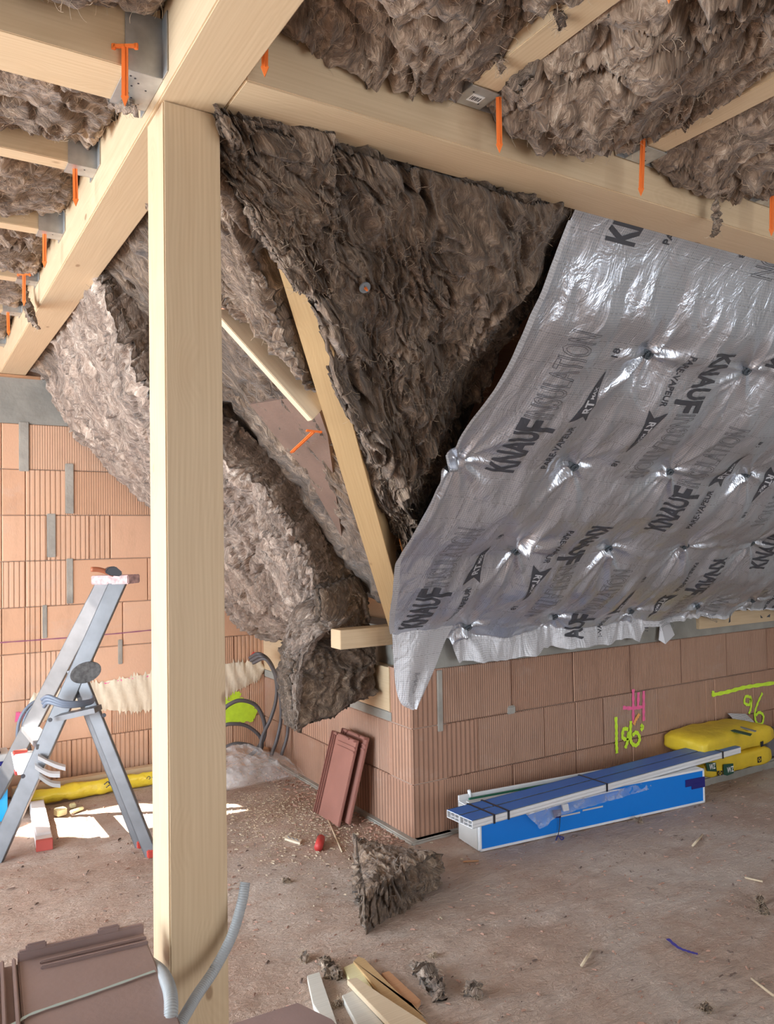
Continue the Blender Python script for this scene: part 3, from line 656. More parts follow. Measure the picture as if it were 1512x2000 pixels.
for i, (y, w, z) in enumerate(hp):
    hs = [(.02+.02*(a % 3), -.05+.02*a) for a in range(6)]+[(.05, -.045+.03*a) for a in range(4)] if i == 0 else [(.03, .01)]
    hanger(MT((.453, y, z), (-1, 0, 0), (0, -1, 0)), w, hs, hl[i], h=.12)
def spike(p, q, label, head=True, w=.0125):
    """flat pointed orange plastic stake from p (head) to q (tip)"""
    p = Vector(p); q = Vector(q); L = (q-p).length; z = (p-q).normalized(); x = (Vector(cr)-z*Vector(cr).dot(z)).normalized(); y = z.cross(x)
    m = Matrix((x, y, z)).transposed().to_4x4(); m.translation = q
    e = empty('orange_spike', q, label, 'spike', 'orange plastic spikes'); e.matrix_world = m
    pts = [(-w/2, 0, L), (-w/2, 0, .022), (-w*.62, 0, .02), (0, 0, 0), (w*.62, 0, .02), (w/2, 0, .022), (w/2, 0, L)]
    prism('shaft', [Vector((a, b-.0015, c)) for a, b, c in pts], (0, 1, 0), .003, ORANGE, e)
    box('rib', (-.001, -.003, .02), (.001, .003, L), ORANGE, e)
    if head:
        bm = bmesh.new(); bmbox(bm, (-.022, -.003, L-.005), (.022, .003, L+.001), None)
        for s in (-1, 1): bmbox(bm, (s*.022-.004, -.003, L-.009), (s*.022+.004, .003, L+.003), None, .001)
        frombm('barb_head', bm, ORANGE, e)
    return e
spike(PY(244, 88, 1.567), PY(244, 208, 1.567), 'orange spike hanging in front of the perforated steel hanger')
spike(PX(146, 308, .40), PX(148, 403, .40), 'orange spike by the second joist on the left')
spike(PX(87, 448, .40), PX(87, 523, .40), 'orange spike by the third joist on the left')
spike(PX(47, 535, .40), PX(47, 598, .40), 'orange spike by the fourth joist on the left, beside a wool tuft')
spike(PX(15, 596, .40), PX(17, 656, .40), 'orange spike nearest the rear wall at the far left edge')
spike(PY(518, 70, 1.40), PY(517, 151, 1.40), 'short orange spike emerging right of the diagonal beam at top', head=False)
spike(PY(974, 190, 1.38), PY(976, 299, 1.38), 'orange spike hanging beside the stickered hanger', head=False)
spike(PY(1256, 268, 1.38), PY(1252, 383, 1.38), 'orange spike hanging at the second joist of the right side', head=False)
spike(PY(1508, 368, 1.38), PY(1507, 461, 1.38), 'orange spike at the right edge of the picture', head=False)
spike(PY(1308, -70, .9), PY(1307, 7, .9), 'tip of an orange spike at the top edge of the picture')
spike(PB(614, 842, .02), PB(568, 885, .02), 'orange spike slanting out beside the valley rafter', w=.013)
spike(PB(400, 600, .0), PB(441, 603, .0), 'orange spike mostly hidden behind the post by the jack rafter', head=False)
# round retaining washer pinned into the dark batt
e = empty('insulation_washer', PA(713, 562, -.035), 'round grey washer with orange pin in the dark crumpled batt', 'washer')
m = MT(PA(713, 562, -.085), (1, 0, 0), Vector(nA).cross(Vector((1, 0, 0)))); e.matrix_world = m
bm = bmesh.new(); bmesh.ops.create_cone(bm, cap_ends=True, segments=28, radius1=.016, radius2=.015, depth=.003); frombm('disc', bm, plain('washer_grey', (.20, .22, .24), .5), e)
bm = bmesh.new(); bmesh.ops.create_cone(bm, cap_ends=True, segments=10, radius1=.0045, radius2=.003, depth=.014, matrix=Matrix.Translation((.001, 0, .006))); frombm('pin', bm, ORANGE, e)

# ------------------------------------------------------------------ vapour membrane on the right slope
COLX = [1.12, 1.66, 2.20, 2.74, 3.27, 3.80, 4.32, 4.85, 5.38]; ROWV = [-.12, .388, .90, 1.372, 1.864]
FAST = [(x, v) for v in ROWV[1:] for x in COLX[2:]]+[(1.655, .90)]
ct, sn = .7214, .6925
def memb_h(X, v):
    a = np.interp(X, COLX, range(len(COLX))); pa = np.abs(np.sin(np.pi*a)); b = np.interp(v, ROWV+[2.4], range(len(ROWV)+1)); pb = np.abs(np.sin(np.pi*b))
    dm = np.full(X.shape, 9.0)
    for fx, fv in FAST: dm = np.minimum(dm, np.hypot(X-fx, v-fv))
    h = .064*(1-np.exp(-dm/.13))+.030*pa*(.3+.7*pb)+.006*pb
    for i, (fx, fv) in enumerate(FAST):
        dx = X-fx; dv = v-fv; d = np.hypot(dx, dv)+1e-6; th = np.arctan2(dv, dx); r = np.random.default_rng(i*31+5)
        main = [-math.pi/2, math.pi/2, 0, math.pi, -2.2, -1.0, 2.2, 1.0]
        for kk in range(11):                               # straight pleats radiating from the fastener, every one its own length
            t0 = (main[kk] if kk < 8 else r.uniform(-math.pi, math.pi))+r.uniform(-.18, .18); L = r.uniform(.16, .34) if kk < 2 else r.uniform(.08, .20)
            dt = np.abs((th-t0+np.pi) % (2*np.pi)-np.pi); lat = d*np.sin(np.minimum(dt, np.pi/2)); wd = r.uniform(.008, .015)
            pr = np.exp(-(lat/(wd*(.5+d/.10)))**2)*(dt < 1.3)
            h = h+r.uniform(.020, .040)*pr*np.exp(-d/L)*np.minimum(d/.025, 1)
    Q = np.stack([X, v, 0*X], 1)
    h = h+.017*fbm(Q*np.array([6.5, 2.6, 1.]), 3)+.0022*(1-2*np.abs(pn(Q*np.array([24, 7, 1.]))))
    topz = np.exp(-((v-.18)/.16)**2); h = h+topz*(.022*fbm(Q*np.array([6, 4, 1.])+8, 2)+.014*np.abs(pn(Q*np.array([11, 5, 1.])+4)))
    tt = np.clip(v/.36, .08, 1); return h*tt*tt*(3-2*tt)
def hem(X):            # how far the lower edge hangs below the slope
    base = np.interp(X, [1.6, 2.10, 2.16, 2.55, 2.66, 2.70, 3.30, 3.36, 3.42, 3.9, 4.4, 5.6], [.0, .0, .105, .10, .11, .09, .085, .10, .03, .02, .01, .0])
    return base
VE = 1.93
def memb_pt(X, v, off=0.0):
    X = np.asarray(X, float); v = np.asarray(v, float); h = memb_h(X, v)+off
    vs = np.minimum(v, VE); y = 1.60+vs*ct-h*sn; z = 2.274-vs*sn-h*ct
    ex = np.maximum(v-VE, 0); z = z-ex; y = np.where(v > VE, np.minimum(y, 3.0)+0*ex, y)
    y = y-.012*np.sin(X*19+2)*np.clip(ex/.1, 0, 1)
    return np.stack([X, y, z], 1)
nX, nV = 560, 300
us = np.linspace(0, 1, nX); vs_ = np.linspace(0, 1, nV); Xg = 1.605+(5.58-1.605)*us**1.25
lx = lambda v: .012*np.sin(v*5)+.010*np.sin(v*13+1)+.20*np.clip((v-1.38)/.5, 0, 1)**1.4
VV = []; STT = []
for t in vs_:
    vend = VE+hem(Xg); v = -.06+(vend+.06)*t; X = Xg+lx(v)*np.clip(1-(Xg-1.6)/.8, 0, 1)**2; X = np.where(us == 0, X, X)
    VV.append(memb_pt(X, v)); STT.append(np.stack([X, v, 0*X], 1))
VV = np.concatenate(VV); STT = np.concatenate(STT)
FM = [(j*nX+i, j*nX+i+1, (j+1)*nX+i+1, (j+1)*nX+i) for j in range(nV-1) for i in range(nX-1)]
mb = empty('vapour_membrane', (3.0, 2.3, 1.6), 'silver grey gridded vapour membrane with printed lettering covering the right slope', 'membrane')
ms = mesh('membrane_sheet', VV, FM, [FOIL, FOILW], None, True, attrs={'st': STT})
mi = np.zeros(len(FM), np.int32)
for n_, f in enumerate(FM):
    if STT[f[0], 1] > 1.93: mi[n_] = 1
ms.data.polygons.foreach_set('material_index', mi)
# loose corner hanging free past the wall corner
A_ = [(762, 1165), (766, 1230), (770, 1290), (775, 1345), (785, 1375), (803, 1386)]
B_ = [(893, 1208), (882, 1228), (868, 1255), (850, 1300), (830, 1345), (812, 1384)]
ca = curve([PY(x, y, 2.84+.012*i) for i, (x, y) in enumerate(A_)], 70); cb = curve([PY(x, y, 2.91-.008*i) for i, (x, y) in enumerate(B_)], 70)
U, Vv = np.meshgrid(np.linspace(0, 1, 50), np.linspace(0, 1, 70)); u = U.ravel(); v = Vv.ravel()
flap = lerpC(ca, cb)
def flap_pt(u, v, off=0):
    P = flap(u, v); P[:, 1] += -.022*np.sin(np.pi*u)*(1-.5*v)+.010*np.sin(u*9+v*3)*v-off; return P
fp_ = flap_pt(u, v)
o = mesh('loose_corner', fp_, [(j*50+i, j*50+i+1, (j+1)*50+i+1, (j+1)*50+i) for j in range(69) for i in range(49)], FOILW, None, True, attrs={'st': np.stack([fp_[:, 0], -fp_[:, 2], 0*u], 1)})
adopt(mb, ms, o)
# turned-up selvedge strip along the left edge of the sheet
Pl = memb_pt(1.612+lx(np.linspace(.03, 1.8, 120)), np.linspace(.03, 1.8, 120), .003)
Pr = Pl+np.array([-.022, -.004, -.006])*(1+.5*np.sin(np.linspace(0, 9, 120)))[:, None]
e_ = mesh('membrane_edge', np.concatenate([Pl, Pr]), [(i, i+1, i+121, i+120) for i in range(119)], FOILW, None, True, attrs={'st': np.concatenate([Pl, Pr])[:, [0, 2, 1]]}); adopt(mb, e_)
# lettering
FONT = None
def textmesh(body, size, bold=0.0):
    c = bpy.data.curves.new('t', 'FONT'); c.body = body; c.size = size; c.offset = bold; c.fill_mode = 'FRONT'; c.resolution_u = 3
    o = bpy.data.objects.new('t', c); C.objects.link(o); bpy.context.view_layer.update()
    me = bpy.data.meshes.new_from_object(o.evaluated_get(bpy.context.evaluated_depsgraph_get())); bpy.data.objects.remove(o)
    bm = bmesh.new(); bm.from_mesh(me); bpy.data.meshes.remove(me); return bm
def fit(bm, L, H):
    xs = [v.co.x for v in bm.verts]; ys = [v.co.y for v in bm.verts]; x0, x1, y0, y1 = min(xs), max(xs), min(ys), max(ys)
    for v in bm.verts: v.co = Vector(((v.co.x-x0)/(x1-x0)*L, (v.co.y-y0)/(y1-y0)*H, 0))
    return bm
def slice_grid(bm, L, H, d=.012):
    for ax, m in ((0, L), (1, H)):
        n = int(m/d)
        for i in range(1, n+1):
            co = Vector((0, 0, 0)); co[ax] = i*m/(n+1); no = Vector((0, 0, 0)); no[ax] = 1
            bmesh.ops.bisect_plane(bm, geom=bm.verts[:]+bm.edges[:]+bm.faces[:], plane_co=co, plane_no=no)
    return bm
def poly_bm(polys):
    bm = bmesh.new()
    for p in polys:
        t = geometry.tessellate_polygon([[Vector((*a, 0)) for a in p]]); vs = [bm.verts.new((*a, 0)) for a in p]
        for f in t:
            try: bm.faces.new([vs[i] for i in f])
            except ValueError: pass
    return bm
def outline_bm(body, L, H, w=.0016):
    """hollow lettering: outlines of the glyphs as thin ribbons"""
    bm = fit(textmesh(body, 1), L, H); bmesh.ops.remove_doubles(bm, verts=bm.verts, dist=.0002)
    out = bmesh.new()
    for e in bm.edges:
        if len(e.link_faces) == 1:
            a, b = e.verts[0].co, e.verts[1].co; d = (b-a)
            if d.length < 1e-6: continue
            d.normalize(); n = Vector((-d.y, d.x, 0))*w/2; a2 = a-d*w/2; b2 = b+d*w/2
            out.faces.new([out.verts.new(p) for p in (a2-n, b2-n, b2+n, a2+n)])
    bm.free(); return out
LIB = {}
def lib(key, mk):
    if key not in LIB:
        bm = mk(); bmesh.ops.triangulate(bm, faces=bm.faces)
        bm.verts.ensure_lookup_table(); LIB[key] = (np.array([tuple(v.co) for v in bm.verts]), [[v.index for v in f.verts] for f in bm.faces]); bm.free()
    return LIB[key]
def mk_knauf():
    bm = slice_grid(fit(textmesh('KNAU', 1, .035), .20, .125), .20, .125)
    b2 = slice_grid(fit(textmesh('F', 1, .035), .05, .165), .05, .165)
    V = [v.co.copy() for v in b2.verts]; b2.verts.ensure_lookup_table(); m = {v: bm.verts.new(v.co+Vector((.205, -.04, 0))) for v in b2.verts}
    for f in b2.faces: bm.faces.new([m[v] for v in f.verts])
    b2.free(); bm.verts.index_update(); return bm
def mk_ins():
    return slice_grid(outline_bm('INSULATION', .335, .118), .335, .118, .02)
def mk_pare(): return slice_grid(fit(textmesh('PARE-VAPEUR', 1, .02), .21, .030), .21, .03)
def mk_arrow(): return slice_grid(poly_bm([[(0, .0), (.03, .045), (0, .095), (.08, .072), (.21, .0475), (.08, .023)]]), .21, .095, .01)
def mk_rt(): return slice_grid(fit(textmesh('RT', 1, .03), .05, .036), .05, .036)
def mk_max(): return fit(textmesh('MAX', 1, .02), .045, .016)
def mk_18(): return fit(textmesh('18', 1, .02), .030, .028)
PRINT = {}
def put(key, mk, x, v, up, dx=0, dy=0, off=.0018, mat='ink'):
    """lettering whose line starts at (x,v) and runs up (or down) the slope"""
    P, F = lib(key, mk); a = P[:, 0]+dx; b = P[:, 1]+dy
    if up: X = x-b; Vv = v-a
    else: X = x+b; Vv = v+a
    F2 = [f for f in F if all(-.05 < Vv[i] < VE+.05 and X[i] > 1.63 and X[i] < 5.5 for i in f)]
    if not F2: return
    idx = sorted({i for f in F2 for i in f}); mp = {j: k for k, j in enumerate(idx)}
    W_ = memb_pt(X[idx], Vv[idx], off); PRINT.setdefault(mat, [[], []]); V0, F0 = PRINT[mat]; n0 = sum(len(x) for x in V0); V0.append(W_); F0.extend([[mp[i]+n0 for i in f] for f in F2])
def unit(x, v, up):
    put('knauf', mk_knauf, x, v, up); put('ins', mk_ins, x, v, up, dx=.262)
    xx = x+.135 if up else x-.11
    put('pare', mk_pare, xx, v-.03 if up else v+.03, up, dy=0); put('arrow', mk_arrow, xx+(.035 if up else -.035), v-.26 if up else v+.26, up)
    put('rt', mk_rt, xx+(.035 if up else -.035), v-.26 if up else v+.26, up, dx=.045, dy=.030, off=.0032, mat='pale')
    put('max', mk_max, xx+(.035 if up else -.035), v-.26 if up else v+.26, up, dx=.10, dy=.040, off=.0032, mat='pale')
    put('18', mk_18, xx, v-.52 if up else v+.52, up)
for j in range(4):
    for k in range(-2, 4):
        unit(1.895+1.055*j, .92+.30*j+.86*k, True)
        unit(2.465+1.055*j, .32+.26*j+.86*k, False)
IPALE = plain('unprinted_foil', (.62, .62, .65), .4, .3)
(Va, Fa), (Vb, Fb) = PRINT['ink'], PRINT['pale']; na = sum(len(x) for x in Va)
o = mesh('printed_lettering', np.concatenate(Va+Vb), Fa+[[i+na for i in f] for f in Fb], [INK, IPALE]); adopt(mb, o)
o.data.polygons.foreach_set('material_index', [0]*len(Fa)+[1]*len(Fb))
# letters on the loose corner
bm = fit(textmesh('ON', 1), .05, .075); bm.free()
P, F = lib('on', lambda: slice_grid(outline_bm('ON', .10, .085, .002), .10, .085, .02)); W_ = flap_pt(.48+P[:, 1]*1.9-.03, .80-P[:, 0]*1.9, .004); W_[:, 1] -= .002
# draw order: the word runs down to the right across the flap
o = mesh('printed_lettering', W_, F, INK); adopt(mb, o)
P, F = lib('k', lambda: slice_grid(fit(textmesh('K', 1, .03), .10, .11), .10, .11)); W_ = flap_pt(.22+P[:, 1]*1.7, .22-P[:, 0]*1.4, .004); o = mesh('printed_lettering', W_, F, INK); adopt(mb, o)
# folded tongue of membrane hanging at the hem
V = [PY(1305, 1208, 2.985), PY(1318, 1240, 2.96), PY(1300, 1258, 2.965), PY(1287, 1250, 2.985), PY(1290, 1215, 2.99)]
o = prism('hem_tongue', V, (0, 1, 0), .002, FOILW); adopt(mb, o)
# screws with round serrated caps pulling the sheet in
def fastener(fx, fv, first):
    P = Vector(memb_pt([fx], [fv], .026)[0]); m = MT(P, (1, 0, 0), Vector(nA).cross(Vector((1, 0, 0))))
    if first is None:
        e = empty('membrane_fastener', P, None, 'fastener', 'round membrane fasteners')
        bm = bmesh.new(); bmesh.ops.create_cone(bm, cap_ends=True, segments=28, radius1=.027, radius2=.018, depth=.016, matrix=Matrix.Translation((0, 0, .004))); frombm('cap', bm, PIPED2, e)
        bm = bmesh.new()
        for r_, n_ in ((.0155, 16),):
            for k in range(n_):
                a = 2*math.pi*k/n_; bmbox(bm, (-.0012, .008, 0), (.0012, .0165, .010), Matrix.Rotation(a, 4, 'Z') @ Matrix.Translation((0, 0, .010)))
        frombm('teeth', bm, PIPED2, e)
        V, F = tubegeo([Vector((.0165*math.cos(a*math.pi/8), .0165*math.sin(a*math.pi/8), .020)) for a in range(17)], .0016, 6); mesh('rim', V, F, PIPED2, e, True)
    else: e = copyof(first)
    e.matrix_world = m; return e
PIPED2 = plain('fastener_grey', (.10, .12, .14), .45)
first = None; rown = {.388: 'top', .90: 'second', 1.372: 'third', 1.864: 'lowest'}; ordn = ['first', 'second', 'third', 'fourth', 'fifth', 'sixth', 'seventh']
cnt = {}
for fx, fv in FAST:
    if fx < 2: continue
    r_ = fx/(1.6+fv*ct)
    if fx > (2.85 if fv < .5 else 3.9 if fv < 1 else 4.0 if fv < 1.5 else 4.6): continue
    cnt[fv] = cnt.get(fv, 0)+1
    e = fastener(fx, fv, first); first = first or e
    e['label'] = '%s round grey fastener from the left in the %s row on the membrane' % (ordn[cnt[fv]-1], rown[fv])
Pp = Vector(memb_pt([1.655], [.90], .006)[0]); bm = bmesh.new(); bmesh.ops.create_cone(bm, cap_ends=True, segments=10, radius1=.006, radius2=.004, depth=.012, matrix=Matrix.Translation(Pp))
tag(frombm('orange_pin', bm, ORANGE), 'small orange pin holding the left edge of the membrane', 'pin')

# ------------------------------------------------------------------ marks on the walls
def ribbon(P, w, n, off, taper=True, seed=0):
    P = smoothpts(P, 10); V = []; F = []; n = Vector(n)
    for i, p in enumerate(P):
        t = (P[min(i+1, len(P)-1)]-P[max(i-1, 0)]).normalized(); s = t.cross(n).normalized(); ww = w*(1+.18*math.sin(i*1.3+seed))
        V += [p+s*ww/2+n*off, p-s*ww/2+n*off]
    return V, [(2*i, 2*i+1, 2*i+3, 2*i+2) for i in range(len(P)-1)]
def mark(name, strokes, n, w, mat, label, plane, off=.0045, cat='marking'):
    V = []; F = []
    for k, s in enumerate(strokes):
        a, b = ribbon([plane(x, y) for x, y in s], w, n, off+.0006*k, seed=k); F += [[i+len(V) for i in f] for f in b]; V += a
    return tag(mesh(name, V, F, mat), label, cat)
P2 = lambda x, y: PY(x, y, Y2); P1 = lambda x, y: PY(x, y, Y1)
nw = (0, -1, 0)
mark('sprayed_number', [[(1202, 1400), (1203, 1430), (1203, 1450), (1204, 1471)], [(1226, 1424), (1217, 1424), (1215, 1440), (1224, 1443), (1226, 1430), (1225, 1446), (1220, 1461)],
                        [(1231, 1408), (1230, 1430), (1232, 1450), (1242, 1455), (1248, 1442), (1242, 1430), (1234, 1436)], [(1250, 1415), (1254, 1420), (1250, 1426)]], nw, .020, YSPRAY, 'neon yellow sprayed three-digit number above the middle of the blue box', P2)
mark('sprayed_cross', [[(1216, 1382), (1235, 1383), (1256, 1380)], [(1236, 1346), (1236, 1380), (1236, 1412)], [(1246, 1352), (1245, 1385)], [(1256, 1349), (1256, 1380), (1256, 1408)]], nw, .019, PSPRAY, 'pink sprayed hash mark above the yellow three-digit number', P2, off=.0035)
mark('sprayed_tick', [[(1236, 1415), (1240, 1405), (1247, 1394)]], nw, .018, RSPRAY, 'short orange stroke crossing the pink hash mark', P2, off=.008)
mark('sprayed_line', [[(1392, 1349), (1391, 1360)], [(1391, 1357), (1420, 1351), (1450, 1343), (1480, 1338), (1530, 1331)]], nw, .022, YSPRAY, 'neon yellow sprayed horizontal line at the right edge of the wall', P2)
mark('sprayed_number', [[(1466, 1362), (1456, 1360), (1453, 1372), (1462, 1376), (1466, 1364), (1466, 1380), (1462, 1394)], [(1488, 1353), (1478, 1375), (1473, 1395), (1477, 1412), (1487, 1413), (1490, 1398), (1482, 1391), (1475, 1397)]], nw, .017, YSPRAY, 'neon yellow sprayed number 96 above the yellow bags', P2)
mark('sprayed_line', [[(187, 1342), (215, 1337), (250, 1330), (290, 1325)]], nw, .03, PSPRAY, 'pink sprayed line along the top of the plaster smear', P1)
mark('sprayed_dot', [[(30, 1400), (38, 1400), (44, 1402)]], nw, .05, PSPRAY, 'pink sprayed blot low on the rear wall at far left', P1)
mark('sprayed_dot', [[(489, 1279), (493, 1282), (496, 1287)]], nw, .05, plain('red_spray', (.85, .05, .05), .5), 'red sprayed dot by the black conduits', P1, off=.012)
mark('sprayed_blot', [[(440, 1360), (455, 1357), (468, 1362)], [(440, 1378), (470, 1372), (497, 1382)], [(440, 1395), (470, 1385), (500, 1395)], [(440, 1405), (465, 1402), (495, 1400)]], nw, .055, YSPRAY, 'yellow sprayed blot on the rear wall behind the coiled conduits', P1, off=.003)
mark('chalk_line', [[(0, 1255), (70, 1250), (150, 1244), (230, 1237), (300, 1230)]], nw, .006, plain('purple_chalk', (.30, .10, .17), .8), 'thin purple chalk line across the rear wall', P1, off=.004)
# plaster smear with a combed ragged outline
def smear(x0, x1, zt, zb, label, sd):
    n = 90; V = []; rg = np.random.default_rng(sd)
    xs_ = np.linspace(x0, x1, n); top = zt(xs_)+rg.uniform(-.012, .03, n)*(np.arange(n) % 2); bot = zb(xs_)-rg.uniform(-.01, .028, n)*(np.arange(n) % 2)
    ends = np.minimum(1, np.minimum(np.arange(n)/5, (n-1-np.arange(n))/5)); mid = (top+bot)/2; top = mid+(top-mid)*np.maximum(ends, .15); bot = mid+(bot-mid)*np.maximum(ends, .15)
    F = []; m_ = 7
    for i in range(n):
        for j in range(m_):
            t = j/(m_-1); z = bot[i]*(1-t)+top[i]*t; th = .003+.010*math.sin(math.pi*t)**.5+.003*math.sin(i*.7+j); V.append((xs_[i], Y1-th, z))
    for i in range(n-1):
        for j in range(m_-1): a = i*m_+j; F.append((a, a+m_, a+m_+1, a+1))
    return tag(mesh('plaster_smear', V, F, PLAST, None, True), label, 'plaster')
smear(.58, 1.30, lambda x: .545+.045*(x-.58)/.7, lambda x: .40+.02*np.sin(x*9), 'cream plaster smear across the rear wall left of the post', 3)
smear(1.30, 1.965, lambda x: .60+0*x, lambda x: .40+.10*np.clip((x-1.7)/.26, 0, 1), 'cream plaster smear right of the post, ending at the black conduits', 4)

# ------------------------------------------------------------------ conduits and cables
cb_ = empty('black_conduit_coil', PY(505, 1400, 4.6), 'bundle of dark flexible conduits looping out of the rear wall onto the floor', 'conduit')
def loop(pts, y, r=.010, name='conduit'): return tube(name, [PY(px, py, y+dy) for px, py, dy in pts], r, PIPED, None, 10, n=8)
ks = [loop([(488, 1285, .08), (505, 1277, 0), (525, 1290, -.03), (538, 1320, -.03), (540, 1360, -.02), (530, 1400, 0), (512, 1440, 0), (508, 1470, -.02)], 4.44, .011),
      loop([(490, 1290, .08), (512, 1282, 0), (532, 1305, -.01), (546, 1350, -.01), (549, 1400, 0), (542, 1440, 0), (530, 1475, 0)], 4.38, .011),
      loop([(494, 1295, .08), (520, 1288, 0), (545, 1330, 0), (558, 1380, 0), (562, 1430, 0), (550, 1475, 0)], 4.30, .010),
      loop([(430, 1395, .02), (445, 1378, 0), (470, 1368, -.02), (500, 1378, -.02), (516, 1410, -.02), (516, 1440, 0), (500, 1465, 0), (485, 1478, 0)], 4.50, .012),
      loop([(430, 1420, .02), (450, 1414, 0), (480, 1417, 0), (505, 1435, 0), (512, 1455, 0), (505, 1475, 0)], 4.53, .011),
      loop([(430, 1463, .02), (460, 1452, 0), (490, 1456, 0), (510, 1470, 0)], 4.45, .009)]
adopt(cb_, *ks)
def corrugated(name, pts, r, label):
    P = smoothpts(pts, 40); d = [0]
    for i in range(1, len(P)): d.append(d[-1]+(P[i]-P[i-1]).length)
    A = np.array([tuple(p) for p in P]); n = int(d[-1]/.0011); t = np.linspace(0, d[-1], n); Q = [Vector([np.interp(tt, d, A[:, k]) for k in range(3)]) for tt in t]
    V, F = tubegeo(Q, r, 18, rf=lambda i: r*(1+.055*math.sin(t[i]/.0046*2*math.pi))); return tag(mesh(name, V, F, PIPE, None, True), label, 'conduit', 'grey corrugated conduits')
corrugated('corrugated_conduit', [PY(479, 1724, 1.60), PY(472, 1765, 1.585), PY(452, 1830, 1.575), PY(418, 1895, 1.56), PY(378, 1955, 1.52), PY(340, 2030, 1.45), PY(310, 2150, 1.40)], .0105, 'grey corrugated conduit leaning across the post foot with its end raised to the right')
corrugated('corrugated_conduit', [PY(262, 1862, 1.66), PY(296, 1884, 1.58), PY(318, 1903, 1.50), PY(333, 1943, 1.395), PY(333, 2010, 1.345), PY(328, 2120, 1.32)], .0115, 'grey corrugated conduit curving down between post and tile stack')

# ------------------------------------------------------------------ roof tiles
def tileshape(L, Wd, mat, hollow=False):
    """interlocking flat clay tile; local X along its width, Y up its length, Z its upper face"""
    bm = bmesh.new(); bmbox(bm, (0, 0, 0), (Wd, L, .014), None, .003)
    bmbox(bm, (.0, L-.012, .010), (Wd, L, .032), None, .003)                    # head rim
    for a, b in ((.06, .22), (.62, .80)): bmbox(bm, (Wd*a, L-.010, .012), (Wd*b, L-.001, .041), None, .003)
    return bm
def roof_tile(M_, L, Wd, mat, label, group, strap=False):
    e = empty('roof_tile', M_.translation, label, 'roof tile', group); e.matrix_world = M_
    bm = tileshape(L, Wd, mat); frombm('tile_body', bm, mat, e)
    bm = bmesh.new()
    for a in (.038, .058): bmbox(bm, (.04*Wd/.25, L-a-.004, .012), (Wd, L-a+.004, .020), None, .002)
    frombm('head_ridges', bm, mat, e)
    bm = bmesh.new()
    for a in (0.0, .02, .040): bmbox(bm, (-.05+a*1.0, 0, .0), (-.043+a*1.0, L-.002, .020), None, .002)
    bmbox(bm, (-.052, 0, -.002), (.004, L-.002, .006), None, .001); frombm('side_channels', bm, mat, e)
    return e
# pallet-high stack in the left foreground (top tile at 0.57 m)
ang = math.atan2(1.684-1.704, .409-.164)
wd_, ln_ = .232, .40
Mt = MT((.194, 1.693, .0), (math.cos(ang), math.sin(ang), 0), (-math.sin(ang), math.cos(ang), 0)) @ Matrix.Translation((-.0, -ln_, 0))
firstt = None
nt_ = 13
for i in range(nt_):
    z = .556-i*.043
    m = Matrix.Translation((random.uniform(-.002, .002), random.uniform(-.002, .002), z)) @ Mt
    lab = 'dusty purple-brown roof tile on top of the strapped stack by the post' if i == 0 else 'purple-brown roof tile inside the strapped stack below its top tile'
    if firstt is None: firstt = roof_tile(m, ln_, wd_, TILE, lab, 'tiles in the strapped foreground stack'); e = firstt
    else: e = copyof(firstt); e.matrix_world = m; e['label'] = lab
S_t = lambda x, y: PZ(x, y, .5715)
V, F = ribbon([S_t(-60, 2035), S_t(30, 2000), S_t(65, 1981), S_t(170, 1945), S_t(303, 1898)], .007, (0, 0, 1), .002)
o = mesh('packing_strap', V, F, STRAP); tag(o, 'thin grey-green strap tied across the top roof tile', 'strap')
# low tile at the bottom edge, right of the post
m = MT(PZ(645, 1992, .16), Vector((1, .03, 0)).normalized(), Vector((-.03, 1, 0)).normalized()) @ Matrix.Translation((-.24, -.30, 0))
mz = MT((.93, 1.90, .10), Vector((.985, -.17, 0)), Vector((.17, .985, 0)))
cA = PZ(582, 1957, .10); cB = PZ(650, 1990, .10); cC = PZ(455, 1998, .10); cD = PZ(700, 2060, .10)
lowt = prism('tile_body', [cA, cB+(cB-cA)*.0, cD, PZ(560, 2120, .10), PZ(400, 2020, .10), cC], (0, 0, -1), .016, TILE, None, .003)
e = empty('roof_tile', PZ(560, 2000, .10), 'dark brown roof tile at the bottom edge, right of the post', 'roof tile'); adopt(e, lowt)
for k in range(2):
    o = prism('tile_body', [p-Vector((0, 0, .03+.03*k))+Vector((.004*k, -.004, 0)) for p in (cA, cB, cD, PZ(560, 2120, .10), PZ(400, 2020, .10), cC)], (0, 0, -1), .016, TILE, None, .003)
    e = empty('roof_tile', PZ(560, 2000, .07-.03*k), ['dark roof tile directly under the one at the bottom edge', 'lowest dark roof tile of the small pile at the bottom edge'][k], 'roof tile'); adopt(e, o)
# two red tiles leaning on the return wall
for k in range(2):
    off = Vector((.042*k, -.028*k, -.004+.012*k))
    b0 = Vector((1.775, 3.575, .0))+off; b1 = Vector((1.775, 3.375, .0))+off; top = Vector((1.888, 3.600, .395))+off
    x = (b0-b1).normalized()*-1; y = (top-b0); y = (y-x*y.dot(x)).normalized()
    m = MT(b0, x, y); nn = x.cross(y)
    if nn.x > 0: m = MT(b1, -x, y)
    roof_tile(m, .405, .205, TILER, ['front red clay roof tile leaning against the return wall', 'rear red clay roof tile leaning against the return wall behind the other'][k], 'leaning red roof tiles')

